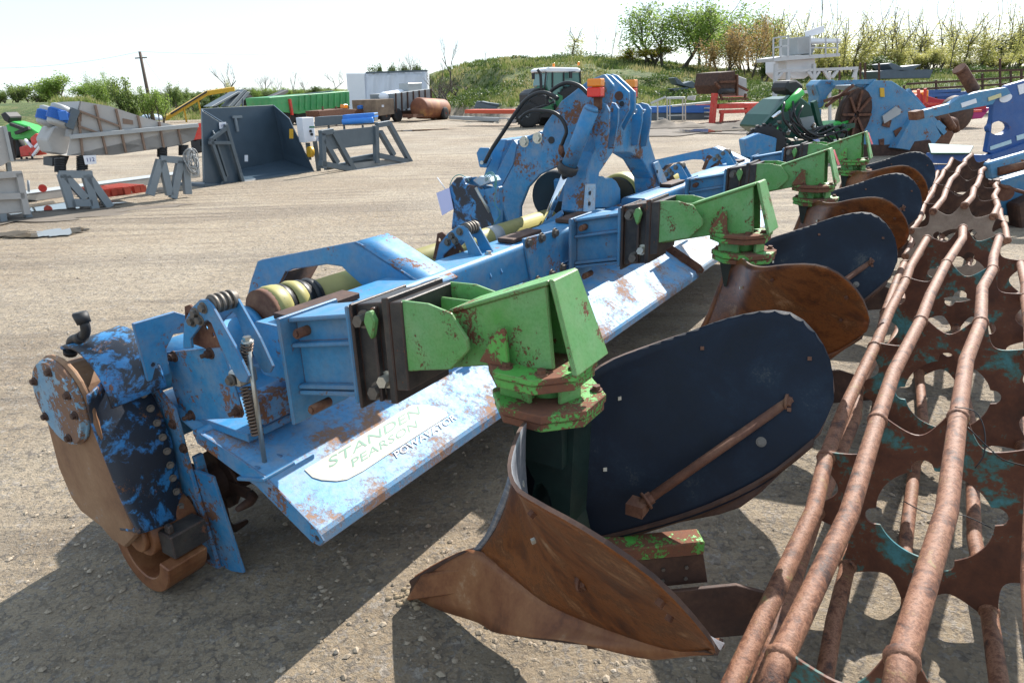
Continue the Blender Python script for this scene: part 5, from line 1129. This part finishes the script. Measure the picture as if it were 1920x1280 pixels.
# ================= harvesters behind the tiller on the right =================
v=VP((1400,300),(1560,292)); v=VP((1395,312),(1560,300)); t=v.thing('root_harvester','dark green root harvester with hoses and a tilted steel hopper','harvester')
b=MB(); b.prism(v.P([(1432,238),(1446,215),(1478,186),(1500,180),(1525,200),(1538,235),(1540,262),(1520,262),(1460,258)],.3),(0,.9,0)); b.part('hopper',m_dgreen,t,.03)
b=MB(); b.prism(v.P([(1500,222),(1536,216),(1538,258),(1512,250)],.25),(0,.05,0)); b.part('worn_panel',m_greyL,t)
b=MB(); b.tube([v.p(1470,204,-.1),v.p(1502,172,-.1)],.09,14); b.part('ram_barrel',m_lgreen,t); b=MB(); b.tube([v.p(1448,222,-.1),v.p(1470,204,-.1)],.04,12); b.part('ram_rod',m_chrome,t)
b=MB(); b.prism(v.P([(1472,168),(1478,152),(1495,150),(1508,160),(1505,180),(1480,176)],.2),(0,.5,0)); b.part('hood',m_dark,t,.04)
bars(v,t,'chassis_bar',m_dgreen,[((1425,262),(1600,235)),((1430,275),(1560,262)),((1440,290),(1475,240)),((1500,275),(1560,235)),((1460,255),(1510,290)),((1530,240),(1600,262)),((1428,240),(1480,182)),((1540,250),(1525,190))],.10,(0,.5))
bars(v,t,'steel_link',m_chrome,[((1448,290),(1468,252)),((1500,250),(1535,265))],.06,(-.1,))
b=MB(); b.prism(v.P([(1548,240),(1570,228),(1602,225),(1604,256),(1565,262),(1550,256)],.2),(0,.5,0)); b.part('green_casing',m_lgreen,t,.04)
for k in range(7):
    x0,y0=1470+R.random()*40,200+R.random()*40; pts=[v.p(x0,y0-20,-.2),v.p(x0-15+30*R.random(),y0+10,-.35),v.p(x0+30,y0+35+8*R.random(),-.3),v.p(x0+60+20*R.random(),y0+25,-.2),v.p(x0+80,y0+40,-.1)]
    b=MB(); b.tube(spline(pts,22),.022,8); b.part('hydraulic_hose',m_rubber,t)
b1=MB();b2=MB(); c=v.p(1432,290,-.1); c.z=.42; ax=Vector((.5,.85,0)).normalized(); wheel(b1,b2,c,ax,.42,.34)
for k in range(22):
    a=2*math.pi*k/22; u_=ax.cross(Vector((0,0,1))); n_=(u_*math.cos(a)+Vector((0,0,1))*math.sin(a)); b1.box(c+n_*.43,(.30,.05,.04),Matrix((ax,n_.cross(ax),n_)).transposed())
w_=b1.part('wheel',m_tyre,t); b2.part('rim',m_motor,w_)
b=MB(); b.prism(v.P([(1395,262),(1425,250),(1468,262),(1478,285),(1440,300),(1400,296)],-.35),(0,.2,0)); b.part('fender',m_blue,t,.02)
for k in range(26):
    x,y=1445+R.random()*150,225+R.random()*60; b=MB(); q=v.p(x,y,-.15-.15*R.random()); b.cyl(q,q+Vector((R.random()-.5,-.4,R.random()-.5))*.16,.025+.02*R.random(),seg=10); b.part('fitting',R.choice([m_dark,m_steel,m_dgreen,m_boltd,m_lgreen]),t)
# big blue harvester
v=VP((1560,300),(1760,292)); v.A.y+=.4; t=v.thing('blue_harvester','faded blue bed harvester with round rusty opening and torn side panel','harvester')
b=MB(); b.prism(v.P([(1575,235),(1625,165),(1640,151),(1672,152),(1700,170),(1738,205),(1765,255),(1740,285),(1640,300),(1590,290)],0),(0,.08,0)); b.prism(v.P([(1575,235),(1625,165),(1640,151),(1672,152),(1700,170),(1738,205),(1765,255),(1740,285),(1640,300),(1590,290)],1.3),(0,.06,0)); b.part('side_panel',m_dblue,t,.01)
b=MB(); b.prism(v.P([(1596,160),(1660,152),(1690,165),(1735,205),(1740,215),(1680,180),(1640,170)],.1),(0,1.25,0)); b.part('top_cover',m_dblue,t,.01)
b=MB(); el=[(1605+46*math.cos(a)*.62+ 18*math.sin(a)*-.6,215+48*math.sin(a)) for a in [k*math.pi/12 for k in range(24)]]; E0=v.P(el,-.10); cE=sum(E0,Vector())/24; b.grid([E0+E0[:1],[p+Vector((0,.22,0)) for p in E0+E0[:1]]],.02); b.grid([[cE+(p-cE)*.97+Vector((0,-.012,0)) for p in E0+E0[:1]],[cE+(p-cE)*.5+Vector((0,.06,0)) for p in E0+E0[:1]],[cE+(p-cE)*.05+Vector((0,.03,0)) for p in E0+E0[:1]]],.01); b.part('rusty_opening',m_rustD,t)
for k in range(8):
    a0=E0[k*3]; b=MB(); b.beam(cE+(a0-cE)*.15+Vector((0,-.01,0)),cE+(a0-cE)*.95+Vector((0,-.03,0)),.05,.05,(0,1,0)); b.part('rotor_arm',m_rust,t)
b=MB(); b.prism(v.P([(1655,218),(1680,200),(1690,206),(1688,214),(1658,232)],-.05),(0,.04,0)); b.part('pale_sticker',m_greyL,t)
b=MB(); b.prism(v.P([(1650,165),(1658,165),(1659,182),(1651,182)],-.03),(0,.02,0)); b.part('yellow_sticker',m_yelp,t)
b=MB(); b.prism(v.P([(1585,270),(1660,272),(1745,262),(1762,300),(1590,312)],-.02),(0,1.2,0)); b.part('rusty_base',m_rustD,t,.02)
for q in([(1658,222),(1672,226),(1668,240),(1654,236)],[(1676,246),(1690,238),(1694,248),(1680,258)],[(1648,262),(1658,260),(1658,272),(1650,272)]): b=MB(); b.prism(v.P(q,-.03),(0,.02,0)); b.part('rust_hole',m_rust,t)
b=MB(); b.prism(v.P([(1530,160),(1540,150),(1566,150),(1568,162),(1552,180),(1544,200),(1534,205),(1536,180)],.2),(0,.5,0)); b.part('front_arm',m_dblue,t,.02)
bars(v,t,'frame_bar',m_dblue,[((1560,156),(1640,153)),((1534,205),(1530,290)),((1700,170),(1770,250))],.10,(.1,1.))
bars(v,t,'drag_chain_bar',m_rust,[((1545,190),(1590,175)),((1548,200),(1600,160)),((1560,185),(1610,168))],.06,(0,))
# sloping link and rusty axle
v=VP((1690,290),(1800,280)); t=v.thing('axle_assembly','rusty wheel axle with pale blue brackets between the two blue machines','axle')
b=MB(); b.prism(v.P([(1680,278),(1712,218),(1738,226),(1706,282)],-.2),(0,.3,0)); b.part('blue_bracket',m_dblue,t,.01)
b=MB(); b.prism(v.P([(1712,262),(1725,240),(1760,225),(1790,250),(1780,272),(1740,275)],0),(0,.4,0)); b.part('rusty_casting',m_rust,t,.02)
b=MB(); b.tube([v.p(1752,222,0),v.p(1788,228,.3),v.p(1792,246,.3)],.10,14); b.tube([v.p(1770,216,-.1),v.p(1786,240,-.1)],.09,14); b.part('axle_tube',m_rust,t)
b=MB(); b.prism(v.P([(1735,240),(1762,226),(1775,238),(1760,262),(1740,262)],-.15),(0,.1,0)); b.part('hub_bracket',m_dblue,t,.01)
b=MB(); b.lathe(v.p(1800,214,.5),(.2,1,0),[(0,.1),(.02,.42),(.25,.44),(.3,.1)],24); b.part('muddy_drum',m_rustD,t)
# right-hand cobalt machine
v=VP((1760,330),(1960,318)); t=v.thing('cobalt_headstock','cobalt blue cultivator headstock with oval opening at the right edge','cultivator')
b=MB(); ov=[(1873+20*math.cos(a),240+13*math.sin(a)-.1*20*math.cos(a)) for a in [k*math.pi/9 for k in range(18)]]
b.prism(v.P([(1864,185),(1890,160),(1960,140),(1990,240),(1980,290),(1900,300),(1850,285),(1860,225)],0),(0,.10,0),0,[v.P(ov,0)]); b.part('headstock_plate',m_cobalt,t,.008)
b=MB(); b.prism(v.P([(1722,210),(1782,195),(1800,182),(1838,172),(1888,164),(1896,176),(1868,186),(1862,196),(1800,208),(1724,226)],-.1),(0,.12,0)); lk=b.part('upper_link',m_dblue,t,.006)
b=MB(); b.prism(v.P([(1716,210),(1732,206),(1734,222),(1718,226)],-.13),(0,.18,0)); b.part('worn_link_end',m_rust,lk,.004)
for q in([(1802,194),(1830,185),(1832,193),(1804,202)],[(1853,183),(1877,175),(1878,182),(1854,190)]): 
    b=MB(); b.prism(v.P(q,-.112),(0,.01,0)); b.part('sticker',m_white if q[0][0]<1850 else plain('cream_sticker',(.6,.55,.3),.6),lk)
b=MB(); b.prism(v.P([(1886+12*math.cos(a),184+8*math.sin(a)-3*math.cos(a)) for a in [k*math.pi/7 for k in range(14)]],-.012),(0,.01,0)); b.part('oval_sticker',m_white,t)
b=MB(); b.prism(v.P([(1857,275),(1896,262),(1897,269),(1857,282)],-.012),(0,.01,0)); b.prism(v.P([(1906,255),(1940,245),(1940,254),(1907,264)],-.012),(0,.01,0)); b.part('name_strip',plain('pale_strip',(.45,.6,.65),.6),t)
b=MB(); b.prism(v.P([(1908,160),(1960,145),(1960,160),(1912,178)],-.012),(0,.01,0)); b.part('white_sticker',m_white,t)
b=MB(); b.tube([v.p(1802,130,.3),v.p(1826,170,.3)],.10,18); b.tube([v.p(1798,128,.3),v.p(1800,131,.3)],.11,18); b.part('rusty_stack_pipe',m_rust,t)
bars(v,t,'lower_frame',m_cobalt,[((1742,296),(1850,300)),((1850,300),(1970,258)),((1850,318),(1970,290)),((1750,318),(1850,318))],.17,(0,.4))
b=MB(); b.prism([v.p(1740,272,.5),v.p(1825,276,.5),v.p(1818,290,-.2),v.p(1745,290,-.2)],(0,0,.03)); b.part('top_tray',m_dgreen,t,.005)
# right lower machines
v=VP((1850,430),(1960,426)); t=v.thing('blue_cultivator','blue cultivator beam with springs and a rusty wheel bracket beside the rollers','cultivator')
b=MB(); b.prism(v.P([(1852,306),(1960,275),(1970,306),(1858,338)],.1),(0,.10,0)); b.part('upper_beam',m_dblue,t,.02)
b=MB(); b.prism(v.P([(1858,345),(1960,315),(1970,400),(1930,410),(1868,402)],.2),(0,.3,0)); b.part('side_panel',m_dblue,t,.02)
b=MB(); b.cyl(v.p(1884,362,.1),v.p(1884,362,.0),.09); b.part('hub',m_rust,t)
b=MB(); b.tube([v.p(1856,342,0),v.p(1990,382,0)],.02,8); b.tube([v.p(1870,322,.1),v.p(1960,300,.1)],.05,10); b.part('link_rod',m_rust,t)
b=MB(); b.prism(v.P([(1908,385),(1960,360),(1962,430),(1915,440)],0),(0,.2,0)); b.part('rusty_bracket',m_rustD,t,.02)
for x in (1870,1905): b=MB(); b.beam(v.p(x,335,.3),v.p(x+3,428,.3),.08,.08,(0,1,0)); b.part('tine_leg',m_rustD,t)
# ================= vegetation =================
def leafmat(name,c1,c2,c3,tr=.35):
    m,t,bs=newmat(name); oi=nd(t,'ShaderNodeObjectInfo'); at_=nd(t,'ShaderNodeAttribute',attribute_name='tint')
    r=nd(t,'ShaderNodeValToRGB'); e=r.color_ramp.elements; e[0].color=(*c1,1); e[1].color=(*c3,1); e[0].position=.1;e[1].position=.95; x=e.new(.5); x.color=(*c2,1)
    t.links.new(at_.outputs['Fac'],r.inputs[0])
    out=[n for n in t.nodes if n.type=='OUTPUT_MATERIAL'][0]; tl=nd(t,'ShaderNodeBsdfTranslucent'); mx=nd(t,'ShaderNodeMixShader'); mx.inputs[0].default_value=tr
    t.links.new(r.outputs[0],bs.inputs['Base Color']); t.links.new(r.outputs[0],tl.inputs[0]); bs.inputs['Roughness'].default_value=.6
    t.links.new(bs.outputs[0],mx.inputs[1]); t.links.new(tl.outputs[0],mx.inputs[2]); t.links.new(mx.outputs[0],out.inputs[0]); return m
l_will=leafmat('willow_leaf',(.09,.15,.02),(.18,.28,.045),(.32,.42,.10),.5)
l_yel=leafmat('spring_leaf',(.20,.22,.045),(.38,.38,.10),(.55,.50,.20),.5)
l_tan=leafmat('tan_leaf',(.16,.11,.04),(.34,.22,.08),(.46,.33,.14),.4)
l_dark=leafmat('evergreen_leaf',(.012,.03,.01),(.03,.06,.018),(.06,.10,.03),.2)
l_mid=leafmat('hedge_leaf',(.06,.10,.018),(.13,.19,.04),(.24,.30,.08),.45)
l_gor=leafmat('gorse_leaf',(.06,.08,.01),(.20,.19,.02),(.42,.36,.03))
l_brm=leafmat('bramble_leaf',(.025,.05,.01),(.055,.10,.018),(.12,.16,.04))
l_gra=leafmat('grass_blade',(.06,.10,.02),(.15,.19,.045),(.34,.30,.14),.4)
m_bark=mottled('bark',[(.3,(.05,.042,.033)),(.6,(.12,.10,.08)),(.8,(.2,.18,.15))],6,.9,.004)
def leafmesh(name,pts,size,rr,up=.3,mat=None):
    V=[];Fc=[];tint=[]
    for p,tn in pts:
        n=Vector((rr.gauss(0,1),rr.gauss(0,1),rr.gauss(0,1)+up)).normalized(); a=n.orthogonal().normalized(); a=Matrix.Rotation(rr.random()*6.28,3,n)@a; c=n.cross(a); s=size*(.6+.8*rr.random())
        b=len(V); V+=[p-a*s,p+c*s*.55,p+a*s,p-c*s*.55]; Fc.append((b,b+1,b+2,b+3)); tint.append(min(1,max(0,tn+rr.gauss(0,.14))))
    me=bpy.data.meshes.new(name); me.from_pydata(V,[],Fc); at2=me.attributes.new('tint','FLOAT','FACE'); at2.data.foreach_set('value',tint); me.materials.append(mat); return me
def tree_mesh(kind,seed,lmat):
    rr=random.Random(seed); tb=MB(); tips=[]
    spec=dict(willow=(6,.30,4,.9,4200,.014),sap=(1,.62,2,.45,900,.0125),bare=(1,.35,4,.6,0,0),shrub=(7,.12,3,.8,2300,.026),tan=(3,.30,3,.6,2200,.013),ever=(2,.2,3,.8,2600,.022),tall=(1,.8,2,.3,260,.008))[kind]
    nst,split,dep,spread,nl,ls=spec
    def grow(p,d,L,r,k):
        n=4; pts=[p];q=p;dd=d
        for i in range(n):
            dd=(dd+Vector((rr.gauss(0,.12),rr.gauss(0,.12),rr.gauss(0,.05)+.05))).normalized(); q=q+dd*L/n; pts.append(q)
            if k>0 and kind in('sap','tall') and i>0:
                for _ in range(2 if kind=='sap' else 1): grow(q,(Vector((rr.gauss(0,1),rr.gauss(0,1),.9))).normalized(),L*.28*(1.1-i/n),r*.35,0)
        tb.tube(pts,[r*(1-.45*i/n) for i in range(n+1)],6 if k>1 else 4,caps=False)
        if k<=1: tips.extend(pts[1:])
        if k>0:
            for _ in range(rr.choice((2,3,3)) if k>1 else 4):
                v=Vector((rr.gauss(0,1),rr.gauss(0,1),.4+rr.random()*.8)).normalized(); grow(pts[rr.choice((2,3,4))],(dd*(1-spread*.5)+v*spread).normalized(),L*(.62+.2*rr.random()),r*.5,k-1)
    for s in range(nst):
        a=rr.random()*6.28; tilt=.10 if nst==1 else .34; x0=.02*nst
        grow(Vector((x0*math.cos(a),x0*math.sin(a),-.02)),Vector((tilt*math.cos(a),tilt*math.sin(a),1)).normalized(),split+(.15 if nst==1 else .12*rr.random()),.011 if kind in('sap','tall') else (.016 if nst>1 else .03),dep if kind not in('sap','tall') else 1)
    zs=max(t_.z for t_ in tips); xs=max(max(abs(t_.x),abs(t_.y)) for t_ in tips)
    k=1/zs; tb.v=[(x*k,y*k,z*k) for x,y,z in tb.v]; tips=[t_*k for t_ in tips]
    tr=tb.part('trunk',m_bark); tm=tr.data; bpy.data.objects.remove(tr)
    cm=None
    if nl:
        pts=[]; cl=[rr.random() for _ in tips]; sg={'willow':.035,'sap':.03,'shrub':.06,'tan':.04,'ever':.06,'tall':.02}[kind]
        for _ in range(nl*(2 if kind in('willow','shrub','ever','tan') else 1)):
            i=rr.randrange(len(tips)); q=tips[i]
            if kind in('willow','tan','sap'): q=Vector((q.x,q.y,q.z*(1-.62*rr.random()**1.6)))
            if q.z<.12: continue
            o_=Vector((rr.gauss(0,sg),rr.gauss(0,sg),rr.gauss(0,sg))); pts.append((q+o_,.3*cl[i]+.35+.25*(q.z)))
        cm=leafmesh('crown',pts,ls,rr,mat=lmat)
    return tm,cm
VEG={}
def veg(kind,seed,lmat,nm):
    k=(kind,seed,nm)
    if k not in VEG: VEG[k]=tree_mesh(kind,seed,lmat)
    return VEG[k]
def plant(name,label,cat,px,D,top,wpx,ms,group=None,rz=None,dz=0,base=None):
    X=AT(px,150,D).x; z=hgt(X,D)+dz; H=AT(px,top,D).z-z
    e=thing(name,label,cat,(X,D,z),R.random()*6.28 if rz is None else rz,group)
    tm,cm=ms; ws=sorted(max(abs(v.co.x),abs(v.co.y)) for v in (cm or tm).vertices); ext=ws[int(len(ws)*.90)]
    W=wpx*D/1280/2/ext if wpx else H
    e.scale=(W,W,H)
    o=bpy.data.objects.new('trunk',tm); C.objects.link(o); o.parent=e
    if cm: o=bpy.data.objects.new('crown',cm); C.objects.link(o); o.parent=e
    return e
ORD='leftmost second third fourth fifth sixth seventh eighth ninth tenth eleventh twelfth'.split()
def nth(i,n):
    if i==0: return 'leftmost'
    if i==n-1: return 'rightmost'
    if i<12: return ORD[i]+' from left,'
    k=i+1; return str(k)+('st' if k%10==1 and k!=11 else 'nd' if k%10==2 and k!=12 else 'rd' if k%10==3 and k!=13 else 'th')+' from left,'
# right-hand wood
plant('willow_tree','big bright green willow at the left end of the wood','tree',1256,66,-14,170,veg('willow',3,l_will,'w'))
plant('willow_tree','green willow standing behind the tan leafed trees','tree',1408,70,2,105,veg('willow',5,l_will,'w'))
plant('willow_tree','smaller loose green willow between the big willow and the tan trees','tree',1318,76,14,70,veg('willow',9,l_will,'w'))
plant('poplar_tree','orange tan leafed tree nearest the red screen frame','tree',1352,60,30,95,veg('tan',4,l_tan,'t'))
plant('poplar_tree','orange tan leafed tree right of its twin above the bank','tree',1404,61,22,80,veg('tan',8,l_tan,'t'))
plant('gorse_bush','round yellow flowering gorse bush under the big willow','bush',1208,66,84,95,veg('shrub',6,l_gor,'g'))
plant('evergreen_tree','dark evergreen bush at the right edge behind the wood','tree',1902,66,62,110,veg('ever',2,l_dark,'e'))
plant('evergreen_tree','low dark evergreen bush between the saplings and the right edge','tree',1850,69,86,50,veg('ever',4,l_dark,'e'))
plant('slender_tree','pale yellow green young tree above the tractor','tree',1075,66,52,40,veg('sap',21,l_yel,'y'))
for i,(x,tp_,w_) in enumerate(((1112,40,26),(1128,58,18),(1145,32,24),(1163,50,22),(1180,66,20))):
    plant('slender_tree',nth(i,5)+' nearly leafless thin sapling left of the big willow','tree',x,66+i%3*2,tp_,w_,veg('tall',30+i%3,l_yel,'y'),'thin bare saplings on the bank')
for i in range(40):
    x=1428+i*12.4+R.random()*9; plant('young_poplar',nth(i,40)+' young yellow green poplar in the plantation on the bank','tree',x,58+R.random()*20,8+R.random()*44,46+R.random()*22,veg('sap',10+i%5,l_yel,'y'),'young poplars in the plantation')
for i in range(17):
    x=1450+i*27+R.random()*12; plant('tall_poplar',nth(i,17)+' tall thin nearly bare poplar stem above the plantation','tree',x,60+R.random()*9,-34+R.random()*30,30,veg('tall',40+i%4,l_yel,'y'),'tall thin poplars in the plantation')
for i in range(11):
    x=1440+i*43+R.random()*20; plant('plantation_shrub',nth(i,11)+' low yellow green shrub at the foot of the plantation','bush',x,61+R.random()*8,88+R.random()*22,62,veg('shrub',50+i%3,l_yel,'y'),'shrubs at the foot of the plantation')
for i,x in enumerate((1478,1438,1640)): plant('dark_shrub',('dark green shrub left of the batching tower','dark green shrub beside the tan trees','small dark shrub right of the batching tower')[i],'bush',(1470,1432,1632)[i],57,108,50,veg('ever',7,l_brm,'d'))
# scattered on the mound
for i,(x,tp_,w_,lb) in enumerate(((848,62,34,'tall leafless sapling standing up from the left of the mound'),(775,96,44,'leafless tree behind the curtain trailer roof'),(912,88,12,'tiny leafless sapling on the crest of the mound'),(818,108,40,'leafless scrubby tree at the left foot of the mound'))):
    plant('bare_tree',lb,'tree',x,(64,82,66,60)[i],tp_,w_,veg('bare',60+i,None,'b'))
for i,(x,D) in enumerate(((812,57),(825,60),(838,56),(858,58),(880,60))): plant('brushwood',nth(i,5)+' clump of grey leafless brushwood on the mound slope','bush',x,D,132+i*6,52,veg('bare',70+i%2,None,'b'),'brushwood on the mound')
# left field
for i,(x,D,tp_,w_,k,s_,lm,lb) in enumerate(((2,62,164,46,'shrub',80,l_mid,'small green tree cut by the left edge'),(50,64,150,72,'shrub',81,l_mid,'round green tree, leftmost whole one over the grassy bank'),(124,60,141,80,'shrub',82,l_will,'broad pale green tree above the blue motors'),(186,58,130,56,'willow',83,l_will,'spiky pointed green tree over the feeder trough'),(245,57,146,68,'shrub',84,l_mid,'bushy green tree just left of the telegraph pole'),(278,57,162,44,'shrub',85,l_will,'pale green tree at the foot of the telegraph pole'),
  (332,100,154,32,'shrub',86,l_mid,'small round green tree right of the telegraph pole'),(438,95,144,30,'tan',87,l_yel,'small pale tan tree beside the large leafless one'))):
    plant('field_tree',lb,'tree',x,D,tp_,w_,veg(k,s_,lm,'f%d'%i))
for i,(x,D,tp_,w_,lb) in enumerate(((411,92,114,46,'largest leafless tree above the yellow conveyor'),(492,130,139,40,'wide leafless tree above the grey conveyor arms'),(515,135,144,30,'low leafless tree right of the wide one'),(541,128,128,30,'leafless ivy trunked tree above the black conveyor'),(572,140,142,20,'small leafless tree above the green trailer'),(622,128,130,34,'leafless tree left of the curtain trailer'),(312,110,160,26,'small leafless tree right of the telegraph pole'))):
    plant('bare_tree',lb,'tree',x,D,tp_,w_,veg('bare',60+i%5,None,'b'))
for i in range(34):
    x=292+i*11.2; plant('hedge_shrub',nth(i,34)+' green shrub in the far hedge across the field','bush',x+R.random()*5,112+R.random()*8,163+R.random()*8+(6 if x<400 else 0),26+R.random()*10,veg('shrub',90+i%3,(l_mid,l_brm,l_will)[i%3],'h%d'%(i%3)),'shrubs in the far hedge line')
for i,(x,D,tp_) in enumerate(((345,88,183),(380,84,186),(420,86,188),(460,80,184),(476,86,186),(560,78,180),(690,92,160))): plant('field_bush',nth(i,7)+' rough green bush dotted over the left field','bush',x,D,tp_,34,veg('shrub',90+i%3,(l_mid,l_brm,l_will)[i%3],'h%d'%(i%3)),'bushes dotted over the field')
for i in range(7):
    plant('mound_shrub',nth(i,7)+' dark shrub seen over the curtain trailer roof','bush',716+i*13,84,122+R.random()*6,30,veg('shrub',91,l_brm,'h1'),'shrubs over the trailer roof')
# grass on the banks: uncountable
rr=random.Random(5); V=[];Fc=[];tint=[]
n=0
while n<20000:
    x=(rr.random()*1.55-.62); y=26+70*rr.random()**1.35; X=x*y
    if turf(X,y)<.6 or fbm(X*.16+40,y*.3,3)>.42: continue
    z=hgt(X,y); n+=1; s=.06+.12*rr.random()+.002*y; cl=.5+.9*fbm(X*.25,y*.25,2)
    if fbm(X*.5+9,y*.5,2)>.12: s*=1.5
    for k in range(5):
        a=rr.random()*6.28; dx=.5*s*math.cos(a);dy=.5*s*math.sin(a); w2=.012+.0005*y; h=s*(.7+.6*rr.random()); ox=rr.gauss(0,.14);oy=rr.gauss(0,.14); b=len(V)
        V+=[(X+ox-w2,y+oy,z-.03),(X+ox+w2,y+oy,z-.03),(X+ox+dx,y+oy+dy,z+h)]; Fc.append((b,b+1,b+2)); tint.append(min(1,max(0,cl+rr.gauss(0,.22))))
me=bpy.data.meshes.new('bank_grass'); me.from_pydata(V,[],Fc); a2=me.attributes.new('tint','FLOAT','FACE'); a2.data.foreach_set('value',tint); me.materials.append(l_gra)
o=bpy.data.objects.new('bank_grass',me); C.objects.link(o); o['kind']='stuff'
pts=[]; n=0
while n<420:
    x=(rr.random()*1.0-.20); y=36+42*rr.random(); X=x*y
    if turf(X,y)<.7 or fbm(X*.09+3,y*.16,2)<-.02 and x>.0: continue
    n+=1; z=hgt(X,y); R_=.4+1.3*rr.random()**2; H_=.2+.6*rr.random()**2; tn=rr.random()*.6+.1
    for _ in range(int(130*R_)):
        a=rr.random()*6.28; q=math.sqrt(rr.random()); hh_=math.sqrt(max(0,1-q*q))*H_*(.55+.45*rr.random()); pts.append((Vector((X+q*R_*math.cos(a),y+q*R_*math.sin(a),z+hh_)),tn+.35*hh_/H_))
o=bpy.data.objects.new('bank_undergrowth',leafmesh('bank_undergrowth',pts,.075,rr,.8,l_brm)); C.objects.link(o); o['kind']='stuff'
